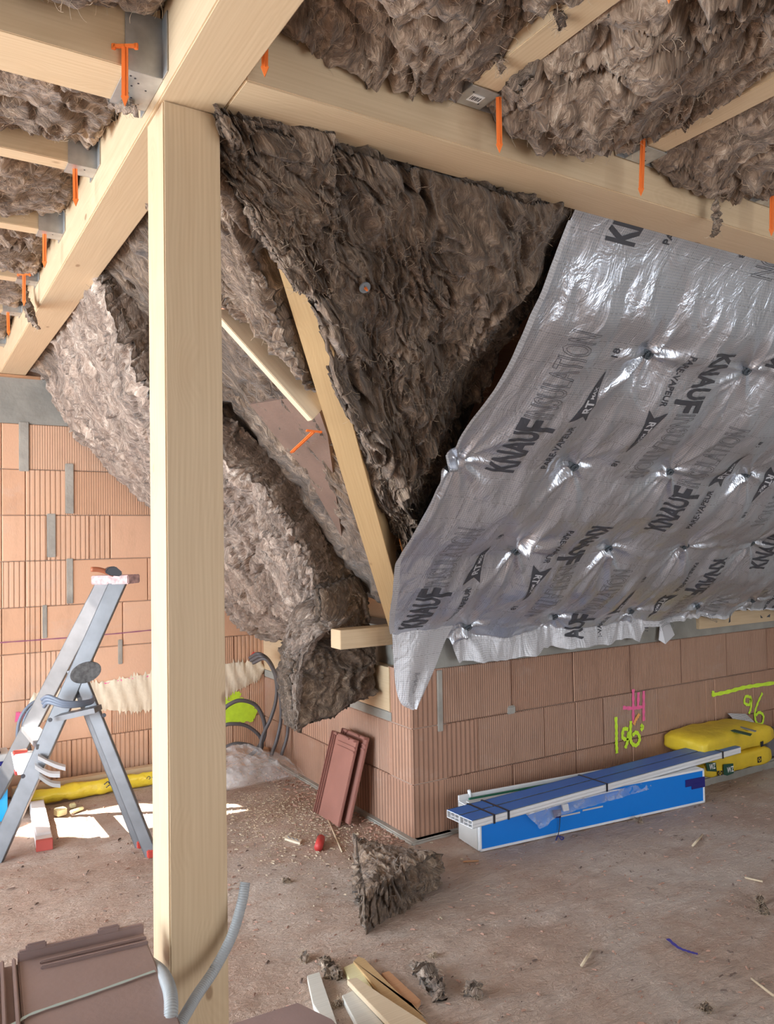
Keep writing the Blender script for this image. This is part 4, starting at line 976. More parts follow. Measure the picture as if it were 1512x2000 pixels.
# ------------------------------------------------------------------ step ladder
lad = empty('step_ladder', (.6, 3.8, 0), 'aluminium step ladder standing open left of the post', 'ladder')
Tn = Vector(PY(232, 1135, 3.70)); Tf = Vector(PY(207, 1135, 3.80)); Fn = Vector(PZ(-12, 1682, .0)); Ff = Fn+Vector((-.055, .28, 0))
Ff = Vector(PZ(-34, 1600, .0))
Hn = Tn+(Fn-Tn)*.335; Rn = Vector(PZ(297, 1672, .0)); Hf = Hn+Vector((-.005, .10, 0)); Rf = Rn+Vector((-.01, .13, 0))
def stile(name, a, b, w, d, par, up):
    m, L = frame(a, b, up); bm = bmesh.new(); bmbox(bm, (0, -w/2, -d/2), (L, -w/2+.003, d/2)); bmbox(bm, (0, w/2-.003, -d/2), (L, w/2, d/2)); bmbox(bm, (0, -w/2, -d/2), (L, w/2, -d/2+.003))
    o = frombm(name, bm, ALU); o.matrix_world = m; return o
upv = Vector((.52, .85, 0))
kids = [stile('front_stile', Fn, Tn, .072, .026, lad, upv), stile('front_stile', Ff, Tf, .072, .026, lad, upv), stile('rear_stile', Rn, Hn, .052, .022, lad, upv), stile('rear_stile', Rf, Hf, .052, .022, lad, upv)]
for k in (.40,):
    a = Fn+(Tn-Fn)*k; b = Ff+(Tf-Ff)*k; kids.append(beam('tread', a, b, .075, .022, ALU, None, .001))
a = PY(192, 1384, 3.62); b = PY(112, 1402, 3.72)
kids.append(beam('cross_tread', a, b, .08, .022, ALU, None, .001, up=(0, 0, 1)))
for p in (Fn, Rn): kids.append(box('rubber_foot', tuple(p+Vector((-.022, -.018, -.002))), tuple(p+Vector((.022, .018, .03))), RED, None, .004))
for p in (Ff, Rf): kids.append(box('rubber_foot', tuple(p+Vector((-.022, -.018, -.002))), tuple(p+Vector((.022, .018, .03))), RED, None, .004))
m, L = frame(Tf+Vector((-.03, 0, .0)), Tn+Vector((.055, -.02, .0))); o = box('top_cap', (-.01, -.05, -.012), (L+.01, .05, .028), plain('worn_red_white', (.55, .36, .35), .6, var=.5, varsc=40), None, .004, m); kids.append(o)
for hp_ in (Hn,):
    m, L = frame(hp_+Vector((-.05, 0, -.02)), hp_+Vector((.075, -.01, .03)), Vector((0, 0, 1)))
    bm = bmesh.new(); bmesh.ops.create_cone(bm, cap_ends=True, segments=28, radius1=.044, radius2=.044, depth=.012)
    for v in bm.verts: v.co.x *= 1.5
    o = frombm('hinge_plate', bm, plain('worn_steel', (.13, .125, .125), .6, .4, var=.4, varsc=60)); o.matrix_world = MT(hp_+Vector((.025, -.035, 0)), Vector((.93, -.2, .3)).normalized(), Vector((-.3, 0, .95)).normalized()); kids.append(o)
for px, py, yy in ((98, 1406, 3.72), (45, 1516, 3.80), (203, 1397, 3.52)):
    bm = bmesh.new(); bmesh.ops.create_cone(bm, cap_ends=True, segments=16, radius1=.009, radius2=.009, depth=.003); o = frombm('rivet_hole', bm, BLACK)
    pass
    pw = PY(px, py, 3.66 if px < 110 else 3.50); n_ = -Vector(upv).normalized(); xx = Vector((n_.y, -n_.x, 0)); o.matrix_world = MT(pw, xx, n_.cross(xx)); kids.append(o)
adopt(lad, *kids)
# things on the ladder
hm = empty('wood_handled_tool', Tn+Vector((-.02, 0, .04)), 'tool with reddish wooden handle and black head on top of the ladder', 'tool')
tz = Tn.z+.035
o1 = tube('handle', [PY(178, 1112, 3.62), PY(195, 1113, 3.62), PY(222, 1122, 3.62)], .011, plain('red_brown_handle', (.42, .13, .06), .5), None, 12, n=4)
o2 = prism('head', [PY(205, 1118, 3.60), PY(211, 1108, 3.60), PY(226, 1106, 3.60), PY(240, 1118, 3.60), PY(236, 1126, 3.60), PY(215, 1124, 3.60)], (0, 1, 0), .04, BLACK, None, .004)
adopt(hm, o1, o2)
cc = empty('cable_coil', PY(140, 1375, 3.72), 'blue-grey cable coil resting on the ladder tread', 'cable'); ks = []
for i in range(3):
    ks.append(tube('cable', [PY(82+i*2, 1366+i*7, 3.70), PY(95, 1360+i*6, 3.66), PY(125, 1371+i*4, 3.62), (PY(155, 1372+i*3, 3.62)), PY(180, 1367+i*2, 3.66), PY(176, 1358, 3.72), PY(150, 1356+i*2, 3.76), PY(120, 1362, 3.78)], .0085, CABLE, None, 8, n=8))
adopt(cc, *ks)
cc = empty('hanging_cable_loop', PY(50, 1420, 4.62), 'dark cable loops hanging behind the ladder stile at far left', 'cable'); ks = []
for i in range(3):
    ks.append(tube('cable', [PY(92, 1364+i*3, 4.62), PY(62+i*7, 1374, 4.62), PY(40+i*9, 1402, 4.62), PY(34+i*10, 1440, 4.62), PY(42+i*10, 1478, 4.62), PY(60+i*6, 1510, 4.62)], .009, [CABLE, CABLE, PIPED][i], None, 8, n=8))
adopt(cc, *ks)
# white carton with curved strips standing at the ladder foot
wb_ = empty('white_carton', PY(50, 1490, 3.9), 'small white carton with red edges on the lower ladder tread', 'carton')
o1 = prism('carton_body', [PY(24, 1474, 3.86), PY(78, 1470, 3.80), PY(60, 1512, 3.80), PY(32, 1514, 3.86)], (0, 1, 0), .05, PAPER, None, .001)
o2 = prism('red_flap', [PY(28, 1470, 3.855), PY(54, 1466, 3.85), PY(52, 1472, 3.85), PY(26, 1476, 3.855)], (0, 1, 0), .04, RED, None)
o3 = prism('red_seam', [PY(29, 1508, 3.855), PY(36, 1506, 3.855), PY(37, 1513, 3.855), PY(30, 1515, 3.855)], (0, 1, 0), .04, RED, None)
bm = bmesh.new()
for r_ in range(5):
    for c2 in range(3):
        p = PY(31+c2*5+r_*1.2, 1482+r_*5.2, 3.852); bmbox(bm, (p.x, p.y-.001, p.z), (p.x+.008, p.y, p.z+.004))
o4 = frombm('small_print', bm, INKG); adopt(wb_, o1, o2, o3, o4)
for i, (pp, lab, mt) in enumerate((([(74, 1481), (92, 1490), (110, 1498), (128, 1503)], 'upper curved white plastic strip sticking out of the ladder carton', WHITE), ([(68, 1499), (82, 1508), (98, 1515), (117, 1516)], 'lower curved white plastic strip sticking out of the ladder carton', WHITE), ([(76, 1518), (88, 1527), (102, 1534), (118, 1536)], 'grey curved strip hanging below the white ones', GREY))):
    P = smoothpts([PY(x, y, 3.74) for x, y in pp], 6); V = []; F = []
    for p in P: V += [p+Vector((0, 0, .010)), p-Vector((0, 0, .006)), p+Vector((.006, .035, -.004)), p+Vector((.006, .035, .012))]
    for j in range(len(P)-1):
        for k in range(4): F.append((4*j+k, 4*j+(k+1) % 4, 4*j+4+(k+1) % 4, 4*j+4+k))
    F += [(0, 1, 2, 3), (4*len(P)-1, 4*len(P)-2, 4*len(P)-3, 4*len(P)-4)]
    tag(mesh('plastic_strip', V, F, mt), lab, 'plastic strip', 'curved strips at the ladder')

# ------------------------------------------------------------------ floor items on the left
fb = beam('leaning_board', (.50, 4.60, .045), (1.62, 4.60, .045), .05, .09, WOOD, None, .002); T(fb, 'reddish board lying on the floor against the rear wall', 'board')
n = 120; V = []; F = []
for i in range(n+1):
    t = i/n; x = .50+t*.86; r_ = .034*(.75 if t > .82 else 1)
    for k in range(14):
        a = math.pi*2*k/14; nz = float(pn([[x*9, k*.9, 1.5]])[0])*.012+float(pn([[x*31, k*1.7, 4.5]])[0])*.006
        V.append((x, 4.52+(r_+nz)*math.cos(a)*.75, max(.004, .040+(r_+nz)*math.sin(a)*1.15)))
for i in range(n):
    for k in range(14): F.append((i*14+k, i*14+(k+1) % 14, (i+1)*14+(k+1) % 14, (i+1)*14+k))
F += [list(range(14)), list(range(n*14, n*14+14))[::-1]]
yr = mesh('yellow_film_roll', V, F, YFILM, None, True); tag(yr, 'long crumpled yellow plastic wrap along the foot of the rear wall', 'plastic wrap')
V = []; F = []
for k, xx in enumerate(np.linspace(1.16, 1.34, 7)):
    a, b = ribbon([Vector((xx, 4.478, .055)), Vector((xx+.012, 4.476, .066)), Vector((xx+.02, 4.476, .056)), Vector((xx+.012, 4.478, .048))], .004, nw, .003); F += [[i+len(V) for i in f] for f in b]; V += a
o = mesh('printed_letters', V, F, INK); o.parent = yr
V = []; F = []
for k, p in enumerate(((203, 1532), (212, 1530), (207, 1538), (216, 1524))):
    q_ = PY(p[0], p[1], 4.472); a, b = ribbon([q_, q_+Vector((.02, 0, .012)), q_+Vector((.03, 0, 0))], .006, nw, .004); F += [[i+len(V) for i in f] for f in b]; V += a
o = mesh('printed_letters', V, F, INK); o.parent = yr
# white timber batten with a red painted end
bt_ = empty('white_batten', (.54, 4.1, 0), 'white-topped timber batten on the floor with a red painted end', 'batten')
b1 = beam('batten_body', (.552, 3.872, .022), (.60, 4.46, .022), .068, .044, plain('whitewashed', (.72, .62, .58), .6, var=.1), None, .002); b2 = beam('red_end', (.549, 3.845, .022), (.552, 3.873, .022), .069, .045, plain('red_paint', (.55, .10, .08), .6), None, .002)
b1b = beam('raised_board', (.556, 3.92, .05), (.594, 4.40, .05), .062, .012, plain('white_board', (.82, .76, .74), .6), None, .002); adopt(bt_, b1, b2, b1b)
for (x, y), (w, l, h), rz, lab in (((118, 1592), (.05, .045, .035), .3, 'pale wood chunk on the floor in the sunlight'), ((150, 1585), (.075, .022, .015), .5, 'thin wood splinter beside the pale chunk in the sunlight'), ((142, 1577), (.03, .03, .02), 0, 'small pinkish stone behind the wood chunk')):
    p = PZ(x, y, 0); o = box('wood_chunk', (-w/2, -l/2, 0), (w/2, l/2, h), WOODY, None, .004, Matrix.Translation(p) @ Matrix.Rotation(rz, 4, 'Z')); tag(o, lab, 'debris')
# blue profile box at the far left edge
bb = empty('blue_packed_box', (.2, 4.45, 0), 'bright blue wrapped box with stacked profiles cut by the left edge', 'box')
o1 = box('box_body', (-.9, 4.36, 0), (.455, 4.55, .255), CYAN, None, .003); o2 = box('white_rim', (-.9, 4.352, .245), (.468, 4.56, .262), WHITE, None, .002)
o3 = box('navy_profile', (-.9, 4.39, .262), (.47, 4.55, .282), NAVY, None, .002); o4 = box('white_profile', (-.9, 4.40, .282), (.47, 4.55, .315), GREY, None, .002); o5 = box('black_profile', (-.9, 4.42, .315), (.43, 4.52, .328), BLACK, None, .002); adopt(bb, o1, o2, o3, o4, o5)
# crumpled clear plastic bag in the corner
nu_, nv_ = 90, 70; U, Vv = np.meshgrid(np.linspace(0, 1, nu_), np.linspace(0, 1, nv_)); u = U.ravel(); v = Vv.ravel()
def bagrow(y0px, pts): pass
x_ = 1.34+.60*u; y_ = 4.04+.50*v+.06*u*(1-v); prof = np.sin(np.pi*np.clip(u, .02, .98))**.4*np.sin(np.pi*np.clip(v*.96+.02, 0, 1))**.55
z_ = prof*(.17-.07*u)+.02
Q = np.stack([x_*3.2, y_*3.2, z_*2], 1); cr_n = 1-2*np.abs(pn(Q*2.2)); cr_m = 1-2*np.abs(pn(Q*5+8)); z_ = np.maximum(.004, z_+prof*(.035*cr_n+.018*cr_m)); x_ = x_+.03*pn(Q*1.7+5); y_ = y_+.04*pn(Q*1.7+15)
o = mesh('clear_plastic_bag', np.stack([x_, y_, z_], 1), [(j*nu_+i, j*nu_+i+1, (j+1)*nu_+i+1, (j+1)*nu_+i) for j in range(nv_-1) for i in range(nu_-1)], FILM, None, False); tag(o, 'crumpled clear plastic bag heaped in the wall corner right of the post', 'plastic bag')
o = mesh('inner_sheet', np.stack([x_*.86+.22, y_*.9+.43, z_*.72], 1), [(j*nu_+i, j*nu_+i+1, (j+1)*nu_+i+1, (j+1)*nu_+i) for j in range(nv_-1) for i in range(nu_-1)], FILM); o.parent = bpy.data.objects['clear_plastic_bag']
tag(box('floor_board', (1.30, 4.58, 0), (1.93, 4.66, .08), WOODR, None, .003), 'dark board against the rear wall behind the plastic bag', 'board')

# ------------------------------------------------------------------ triangular wool offcut
def lofted(name, bot, topz, mat, seed, label):
    bot = [Vector(b) for b in bot]; n = 84; V = []; ST = []; F = []; idx = {}
    # barycentric top
    for i in range(n+1):
        for j in range(n+1-i):
            a, b = i/n, j/n; p = bot[0]*(1-a-b)+bot[1]*a+bot[2]*b; idx[i, j] = len(V); V.append([p.x, p.y, topz(a, b)]); ST.append([p.x, p.y, 0])
    V = np.array(V); ST = np.array(ST); e = np.array([min(i, j, n-i-j)/n for i in range(n+1) for j in range(n+1-i)])
    V[:, 2] += wool_h(ST, seed, .02, 1.2)-.012*np.exp(-e*16)
    for i in range(n):
        for j in range(n-i):
            F.append((idx[i, j], idx[i+1, j], idx[i, j+1]))
            if j < n-i-1: F.append((idx[i+1, j], idx[i+1, j+1], idx[i, j+1]))
    ring = [idx[i, 0] for i in range(n)]+[idx[n-j, j] for j in range(n)]+[idx[0, n-j] for j in range(n)]
    V = V.tolist(); ST = ST.tolist(); cur = ring; cen = sum(bot, Vector())/3; base = [V[i][:] for i in ring]; steps = 20
    for k in range(1, steps+1):
        t = k/steps; nr = []
        for a, b0 in enumerate(base):
            d = Vector((b0[0]-cen.x, b0[1]-cen.y, 0)).normalized(); h = float(wool_h([[a*.009, k*.007, seed]], seed+2, .012, 1.0)[0])+random.gauss(0, .0022)
            nr.append(len(V)); z = b0[2]*(1-t)+.0*t; V.append([b0[0]+d.x*h, b0[1]+d.y*h, max(0, z)]); ST.append([a*.009, k*.009, .4])
        m = len(ring)
        for a in range(m): F.append((cur[a], cur[(a+1) % m], nr[(a+1) % m], nr[a]))
        cur = nr
    o = mesh(name, V, F, mat, None, True, attrs={'st': ST}); tag(o, label, 'insulation')
    P = np.array(V); fibres('loose_fibre', P, np.tile([0, 0, 1.], (len(P), 1)), 420, FIBREG, o, L=.03); return o
lofted('wool_offcut', [(1.375, 2.425, 0), (1.790, 2.60, 0), (1.66, 3.02, 0)], lambda a, b: .125-.015*a-.045*b, WOOL, 71, 'triangular grey wool offcut lying on the floor in front of the wall corner')

# ------------------------------------------------------------------ blue box, profiles and film by the right wall
bx = empty('blue_shutter_box', (2.8, 2.8, 0), 'long blue-faced white box on the floor along the right wall', 'box')
mB, LB = frame((2.133, 2.767, 0), (3.461, 2.636, 0)); hB = .170
def loc(name, lo, hi, mat, bev=.002): o = box(name, lo, hi, mat, None, bev); o.matrix_world = mB.copy(); return o
parts = [loc('box_shell', (0, .004, 0), (LB, .176, hB-.002), WHITE), loc('blue_panel', (.010, .0, .010), (LB-.010, .006, hB-.010), BLUE, .0005),
         loc('bottom_trim', (0, -.003, 0), (LB, .004, .010), WHITE, .001), loc('top_trim', (0, -.003, hB-.010), (LB, .004, hB), WHITE, .001),
         loc('side_trim', (0, -.003, 0), (.010, .004, hB), WHITE, .001), loc('side_trim', (LB-.010, -.003, 0), (LB, .004, hB), WHITE, .001),
         loc('end_panel', (-.004, .012, .004), (.001, .168, hB-.006), plain('grey_end', (.52, .50, .48), .6, var=.06), .001),
         loc('vent_slot', (.43, -.0025, .076), (.545, -.0005, .083), GREY, .0005), loc('vent_slot', (.56, -.0025, .082), (.68, -.0005, .089), GREY, .0005),
         loc('navy_tape_patch', (LB-.13, -.004, .095), (LB+.001, -.001, .130), NAVY, .0005), loc('navy_tape_patch', (LB-.09, -.0045, .078), (LB+.001, -.0015, .105), NAVY, .0005),
         loc('rear_lip', (.0, .166, hB-.002), (LB, .176, hB+.022), WHITE, .001), loc('green_channel', (.04, .14, hB-.001), (LB-.3, .150, hB+.012), GREEN, .001), loc('grey_channel', (.02, .115, hB-.001), (LB-.3, .138, hB+.006), GREY, .001)]
adopt(bx, *parts)
mP, LP = frame((1.985, 2.708, .188), (3.855, 2.786, .188))
mP = Matrix.Translation((0, 0, 0)) @ mP
labs = ['rear blue-topped white profile strapped on the box', 'middle blue-topped white profile strapped on the box', 'front blue-topped white profile strapped on the box']
for k in range(2):
    y0 = -.085+k*.085
    e = empty('white_profile', mP @ Vector((LP/2, 0, 0)), ['front white profile with blue film on top, strapped above the blue box', 'rear white profile with blue film on top, strapped above the blue box'][k], 'profile', 'strapped profiles on the blue box')
    bm = bmesh.new()
    for a in ((0, y0+.001, -.018, LP, y0+.004, .014), (0, y0+.081, -.018, LP, y0+.084, .014), (0, y0+.001, -.018, LP, y0+.084, -.015), (0, y0+.001, .011, LP, y0+.084, .014), (0, y0+.028, -.018, LP, y0+.030, .014), (0, y0+.056, -.018, LP, y0+.058, .014), (0, y0+.001, -.004, LP, y0+.056, -.002)):
        bmbox(bm, a[:3], a[3:])
    o = frombm('profile_body', bm, WHITE); o.matrix_world = mP.copy()
    o2 = box('blue_film', (.0, y0+.005, .0141), (LP, y0+.078, .0155), BLUED, None); o2.matrix_world = mP.copy()
    adopt(e, o, o2)
for k, s in enumerate((.11, .19, .80, 1.70)):
    bm = bmesh.new(); bmbox(bm, (s, -.088, .0155), (s+.010, .087, .0175)); bmbox(bm, (s, -.0885, -.020), (s+.010, -.0865, .0175)); bmbox(bm, (s, .0845, -.020), (s+.010, .0865, .0175))
    o = frombm('binding_strap', bm, BLACK); o.matrix_world = mP.copy(); tag(o, ['black binding strap nearest the left end of the profiles', 'second black binding strap from the left on the profiles', 'black binding strap at the middle of the profiles', 'black binding strap near the right end of the profiles'][k], 'strap', 'straps round the profiles')
# clear film sleeve sagging from the profiles over the blue face
nu_, nv_ = 130, 30; U, Vv = np.meshgrid(np.linspace(0, 1, nu_), np.linspace(0, 1, nv_)); u = U.ravel(); v = Vv.ravel()
ta = curve([PY(1022, 1587, 2.71), PY(1090, 1567, 2.70), PY(1200, 1540, 2.70), PY(1300, 1517, 2.68), PY(1370, 1502, 2.67)], nu_); tb = curve([PY(1052, 1618, 2.715), PY(1090, 1592, 2.70), PY(1180, 1565, 2.70), PY(1290, 1532, 2.68), PY(1372, 1506, 2.67)], nu_)
i_ = (u*(nu_-1)).astype(int); P = ta[i_]*(1-v[:, None])+tb[i_]*v[:, None]; P[:, 1] -= .010+.014*np.abs(pn(P*22+3))+.008*pn(P*50)
o = mesh('clear_film_sleeve', P, [(j*nu_+i, j*nu_+i+1, (j+1)*nu_+i+1, (j+1)*nu_+i) for j in range(nv_-1) for i in range(nu_-1)], FILM); tag(o, 'clear crinkled film sleeve hanging over the front of the blue box', 'film')
r_ = tube('white_rod', [PY(1030, 1590, 2.70), PY(1120, 1563, 2.70), PY(1240, 1534, 2.69), PY(1365, 1503, 2.665)], .0042, WHITE, None, 8, n=6); r_.parent = o
k_ = prism('white_clip', [PY(1098, 1572, 2.69), PY(1110, 1570, 2.69), PY(1112, 1583, 2.69), PY(1102, 1585, 2.69)], (0, 1, 0), .008, WHITE); k_.parent = o
e = empty('navy_tape_strip', PY(1090, 1600, 2.73), 'navy tape tab with a cord dangling over the blue box to the floor', 'tape')
o1 = prism('tape_tab', [PY(1080, 1583, 2.715), PY(1096, 1581, 2.715), PY(1096, 1597, 2.715), PY(1084, 1598, 2.715)], (0, 1, 0), .003, NAVY)
o2 = tube('cord', [PY(1094, 1595, 2.71), PY(1093, 1612, 2.715), PY(1091, 1628, 2.71), PY(1088, 1638, 2.69)], .0022, BLACK, None, 6, n=5); o3 = tube('knot_tail', [PY(1086, 1641, 2.66), PY(1090, 1632, 2.67), PY(1097, 1640, 2.66), PY(1101, 1636, 2.66), PY(1092, 1633, 2.67)], .003, NAVY, None, 6, n=4); adopt(e, o1, o2, o3)
for px, py, lab in ((916, 1543, 'small white plug poking up behind the left end of the box'), (1293, 1474, 'small white plug poking up behind the profiles near their middle')):
    p = PY(px, py, 2.93 if px < 1000 else 2.86); tag(tube('white_plug', [Vector((p.x+.01, p.y, hB+.0)), p], .008, WHITE, None, 10), lab, 'plug', 'white plugs behind the box')

# ------------------------------------------------------------------ yellow mortar bags
def bag(lo, hi, rz, seed, mat):
    lo = Vector(lo); hi = Vector(hi); n = 34; V = []; F = []; c = (lo+hi)/2; sx, sy, sz = (hi-lo)/2
    bm = bmesh.new(); bmesh.ops.create_cube(bm, size=2); bmesh.ops.subdivide_edges(bm, edges=bm.edges, cuts=15, use_grid_fill=True)
    A = np.array([tuple(v.co) for v in bm.verts]); ex, ey, ez = np.abs(A[:, 0]), np.abs(A[:, 1]), np.abs(A[:, 2])
    pinch = 1-.30*np.maximum(ex**8, .6*ey**8)*1.0; A2 = A.copy(); A2[:, 2] = A[:, 2]*pinch*(1-.10*(ex**2+ey**2)/2); A2[:, 0] *= 1-.05*ez**4-.03*ey**6; A2[:, 1] *= 1-.06*ez**4-.03*ex**6
    P = A2*np.array([sx, sy, sz]); P = P+.007*np.stack([fbm(P*9+seed, 3), fbm(P*9+seed+7, 3), fbm(P*9+seed+19, 3)], 1)
    for v, p in zip(bm.verts, P): v.co = p
    o = frombm('bag_body', bm, mat, None, True); o.matrix_world = Matrix.Translation(c) @ Matrix.Rotation(rz, 4, 'Z'); return o
def logo(par, pts, mat): return None
bgL = empty('yellow_cement_bag', (3.95, 2.88, .05), 'lower yellow cement bag with dark green WZ labels beside the blue box', 'bag', 'yellow cement bags')
b1 = bag((3.62, 2.745, .045), (4.20, 3.005, .160), -.02, 3, YELLOW)
adopt(bgL, b1)
bgU = empty('yellow_cement_bag', (3.95, 2.88, .17), 'upper yellow cement bag lying on the other bag under the 96 mark', 'bag', 'yellow cement bags')
b2 = bag((3.60, 2.735, .155), (4.22, 3.01, .275), .0, 9, YELLOW)
adopt(bgU, b2)
def decal(par, pl, pts, mat, name='label', th=.0015):
    o = prism(name, [pl(x, y) for x, y in pts], (0, -1, 0), th, mat); adopt(par, o); return o
pf_ = lambda x, y: PY(x, y, 2.741)
decal(bgL, pf_, [(1413, 1493), (1432, 1491), (1433, 1510), (1420, 1515), (1413, 1513)], LGREEN); 
pl_ = lambda x, y: PY(x, y, 2.741)
decal(bgL, pl_, [(1378, 1490), (1398, 1489), (1400, 1507), (1382, 1506)], LGREEN)
decal(bgL, pf_, [(1402, 1506), (1411, 1505), (1411, 1514), (1402, 1514)], BLACK, 'emblem_patch')
decal(bgL, pf_, [(1480, 1479), (1487, 1477), (1487, 1488), (1480, 1490)], BLACK, 'emblem_patch')
decal(bgU, lambda x, y: PY(x, y, 2.731), [(1486, 1449), (1491, 1447), (1491, 1457), (1486, 1459)], BLACK, 'emblem_patch')
for (x, y, w_), par in (((1420.5, 1510, .058), bgL), ((1386, 1504, .05), bgL)):
    bm = fit(textmesh('WZ', 1, .02), w_, .030); o = frombm('label_text', bm, PAPER); p = PY(x, y, 2.7385); o.matrix_world = Matrix.Translation(p) @ Matrix.Rotation(math.pi/2, 4, 'X'); adopt(par, o)
for (x, y), par in (((1406.5, 1510), bgL), ((1483.5, 1483.5), bgL)):
    c0 = PY(x, y, 2.7385); o = mesh('emblem_ring', *tubegeo([c0+Vector((.010*math.cos(a*math.pi/2)*(1.1), 0, .010*math.sin(a*math.pi/2))) for a in range(5)], .0018, 5), YELLOW); adopt(par, o)
o = prism('printed_band', [PZ(1415, 1425, .271), PZ(1421, 1422, .271), PZ(1469, 1434, .271), PZ(1466, 1438, .271)], (0, 0, 1), .003, LGREEN); adopt(bgU, o)
o = prism('printed_band', [PZ(1440, 1420, .271), PZ(1444, 1418.5, .271), PZ(1478, 1428, .271), PZ(1475, 1430, .271)], (0, 0, 1), .003, INKG); adopt(bgU, o)
ta = [PY(1421, 1393, 2.995), PY(1457, 1394, 2.99), PY(1484, 1432, 2.90), PY(1437, 1422, 2.96)]
U, Vv = np.meshgrid(np.linspace(0, 1, 24), np.linspace(0, 1, 24)); u = U.ravel()[:, None]; v = Vv.ravel()[:, None]; q4 = [np.array(a) for a in ta]
P = (q4[0]*(1-u)+q4[1]*u)*(1-v)+(q4[3]*(1-u)+q4[2]*u)*v; P[:, 1] += -.02*np.sin(np.pi*v[:, 0])
o = mesh('membrane_scrap', P, [(j*24+i, j*24+i+1, (j+1)*24+i+1, (j+1)*24+i) for j in range(23) for i in range(23)], FOILW, None, True, attrs={'st': P[:, [0, 2, 1]]}); tag(o, 'scrap of gridded grey membrane leaning on the upper yellow bag', 'membrane scrap')
gb = bag((4.25, 2.80, .045), (4.62, 2.99, .17), 0, 5, plain('grey_sack', (.16, .15, .16), .7, var=.2)); e = empty('grey_sack', (4.43, 2.9, .045), 'dark grey sack at the right edge behind the yellow bags', 'sack'); adopt(e, gb)

# ------------------------------------------------------------------ offcuts and small things on the floor
def plank(pts, h, z, mat, label, name='wood_offcut', group='wood offcuts in the foreground'):
    o = prism(name, [PZ(x, y, z+h) for x, y in pts], (0, 0, -1), h, mat, None, .001); return tag(o, label, 'offcut', group)
plank([(600, 1905), (624, 1898), (662, 2010), (650, 2020), (612, 1960)], .018, .0, WOODG, 'single pale offcut standing apart to the left of the pile')
plank([(671, 1889), (694, 1879), (768, 1990), (735, 2020)], .015, .0, WOODY, 'speckled yellowish offcut in the foreground pile')
plank([(700, 1868), (712, 1872), (785, 1945), (822, 1978), (812, 1968), (870, 2040), (830, 2040), (690, 1877)], .018, .003, WOODA, 'long brown bark-edged offcut in the foreground pile')
plank([(745, 1900), (760, 1896), (822, 1953), (812, 1968), (776, 1940)], .014, .0, WOODR, 'short reddish offcut at the right of the foreground pile')
plank([(668, 1944), (694, 1932), (706, 1946), (790, 2050), (730, 2060)], .02, .0, WOODG, 'whitish offcut at the lower left of the foreground pile')
plank([(678, 1913), (697, 1909), (745, 1942), (850, 2010), (860, 2040), (800, 2040)], .016, .022, WOODP, 'long pale offcut lying on top of the foreground pile')
e = tube('red_cartridge', [PZ(622, 1655, .018), PZ(627, 1638, .018)], .0185, plain('red_cap', (.60, .055, .05), .5), None, 20); tag(e, 'small red cylinder lying on the floor in front of the leaning tiles', 'cartridge')
e = prism('white_clip_strip', [PZ(557, 1630, .01), PZ(590, 1639, .01), PZ(586, 1646, .01), PZ(556, 1637, .01)], (0, 0, -1), .01, plain('cream_plastic', (.72, .62, .48), .5), None, .001); tag(e, 'short cream plastic strip on the floor left of the red cylinder', 'plastic strip')
bm = bmesh.new()
for t in (.25, .5, .75):
    p = PZ(557, 1633, .011).lerp(PZ(588, 1642, .011), t); bmbox(bm, (p.x-.002, p.y-.012, .010), (p.x+.002, p.y+.012, .0125))
frombm('slots', bm, INKG, e)
def stick(a, b, r, mat, lab): return tag(tube('wood_splinter', [PZ(*a, r), PZ(*b, r)], r, mat, None, 6), lab, 'splinter')
stick((641, 1601), (668, 1664), .0035, WOODP, 'thin pale stick on the floor before the leaning tiles')
stick((1353, 1652), (1372, 1630), .005, WOODP, 'pale splinter on the floor right of the blue box')
stick((1468, 1911), (1515, 1948), .004, WOODP, 'pale splinter at the lower right corner of the floor')
stick((1136, 1886), (1156, 1855), .005, WOODP, 'brown twig on the floor at lower right of centre')
stick((1455, 1714), (1490, 1722), .004, WOODP, 'short splinter near the right edge of the floor')
stick((905, 1683), (935, 1681), .004, WOODR, 'dark short splinter in front of the blue box corner')
V, F = ribbon([PZ(1304, 1835, .003), PZ(1325, 1852, .006), PZ(1345, 1860, .006), PZ(1363, 1865, .003)], .013, (0, 0, 1), .003); tag(mesh('violet_tape', V, F, TAPEV), 'strip of violet tape on the floor at lower right', 'tape')
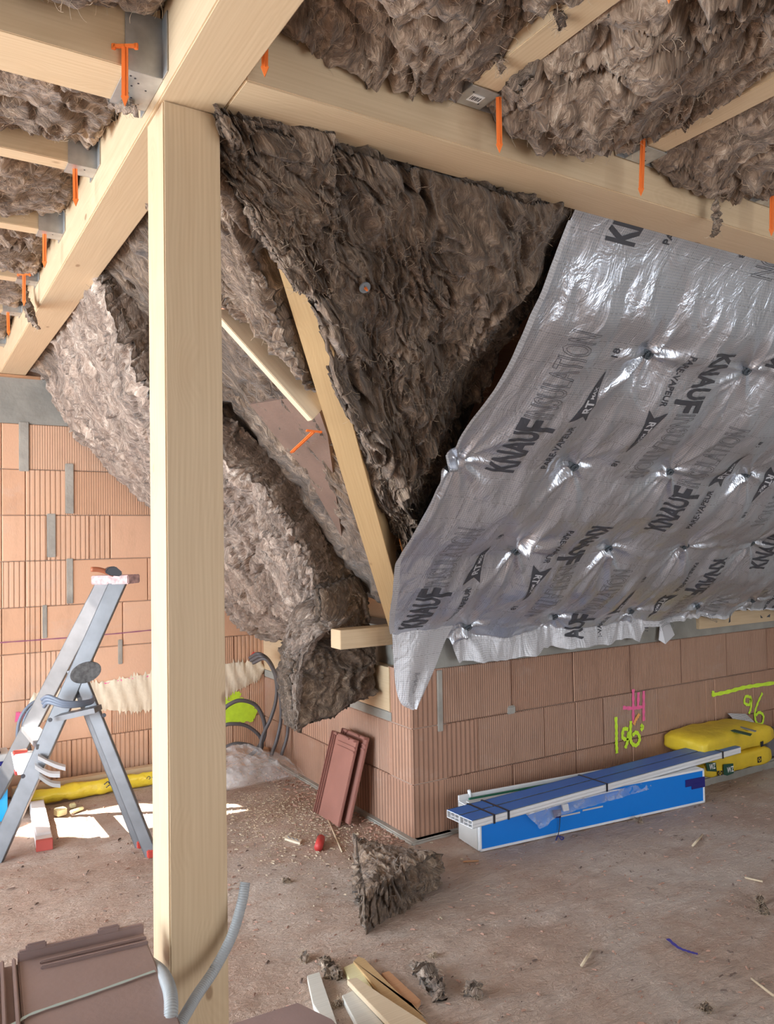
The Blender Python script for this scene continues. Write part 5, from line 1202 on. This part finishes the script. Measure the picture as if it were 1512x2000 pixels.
for pts, r, lab, mt in (([(588, 1868), (600, 1872)], .010, 'grey wool scrap nearest the post on the floor', WOOLB), ([(632, 1872), (640, 1890), (652, 1903), (668, 1905)], .014, 'dark wool scrap beside the foreground offcuts', WOOL), ([(808, 1888), (828, 1900), (845, 1925), (862, 1948)], .018, 'long grey wool scrap on the floor right of the offcuts', WOOLB),
                        ([(922, 1930), (932, 1945)], .016, 'round wool scrap at the bottom right of the offcuts', WOOLB), ([(1484, 1776), (1500, 1782)], .012, 'wool scrap at the right edge of the floor', WOOL), ([(1370, 1968), (1388, 1972)], .010, 'wool scrap at the bottom edge right', WOOL),
                        ([(1242, 1600), (1255, 1603)], .008, 'tiny wool scrap below the right half of the blue box', WOOL), ([(556, 1721), (564, 1723)], .008, 'tiny wool scrap on the floor right of the post', WOOL), ([(1480, 1755), (1492, 1760)], .009, 'small dark scrap near the right edge', WOOL), ([(655, 1958), (664, 1964)], .009, 'dark wool ball left of the foreground offcuts', WOOL), ([(840, 1868), (848, 1866)], .006, 'tiny dark flake on the floor above the offcuts', WOOL)):
    tuft('wool_scrap', [PZ(x, y, r*.6) for x, y in pts] if len(pts) > 1 else pts, r, lab, mt, 'wool scrap', nf=160)
# shavings, grit and crumbs nobody could count
def scatter(name, n, fpos, size, mat, label, flat=.35, seed=1):
    rg = np.random.default_rng(seed); V = []; F = []
    for i in range(n):
        x, y = fpos(rg)
        if (x > XC-.02 and y > Y2-.04) or y > Y1-.03: continue
        s = size*rg.uniform(.4, 1.6); a = rg.uniform(0, 6.28); ca_, sa_ = math.cos(a), math.sin(a); l = s*rg.uniform(1, 2.6); w = s*.7; h = s*flat*rg.uniform(.5, 1.5)
        z0 = float(0.0005); b = len(V)
        for (p, q_, r_) in ((-l, -w, 0), (l, -w*.6, 0), (l*.8, w, 0), (-l*.7, w*.8, 0), (-l*.4, -w*.3, h*2), (l*.5, 0, h*2)):
            V.append((x+p*ca_-q_*sa_, y+p*sa_+q_*ca_, z0+r_+rg.uniform(0, .001)))
        F += [(b, b+1, b+5, b+4), (b+1, b+2, b+5), (b+2, b+3, b+4, b+5), (b+3, b, b+4)]
    o = mesh(name, V, F, mat); tag(o, label, 'debris', None, 'stuff'); return o
SHAV = plain('pale_shavings', (.52, .41, .29), .8); GRIT = plain('brick_grit', (.40, .23, .17), .9); DGRIT = plain('dark_grit', (.16, .11, .09), .9)
scatter('wood_shavings', 2400, lambda r: (1.62+r.normal()*.20, 3.62+r.normal()*.34), .0030, SHAV, 'pale wood shavings strewn on the floor round the leaning tiles', seed=2)
scatter('brick_grit', 2600, lambda r: (r.uniform(.3, 4.2), r.uniform(1.2, 4.6)), .0035, GRIT, 'reddish brick crumbs scattered over the whole floor', seed=3)
scatter('dark_grit', 420, lambda r: (r.uniform(.3, 4.2), r.uniform(1.2, 4.6)), .0042, DGRIT, 'dark crumbs scattered over the floor', seed=4)
scatter('wall_foot_rubble', 500, lambda r: (1.93-abs(r.normal())*.10, r.uniform(3.05, 4.5)), .005, GRIT, 'clay rubble gathered at the foot of the return wall', seed=5)
bpy.context.view_layer.update()
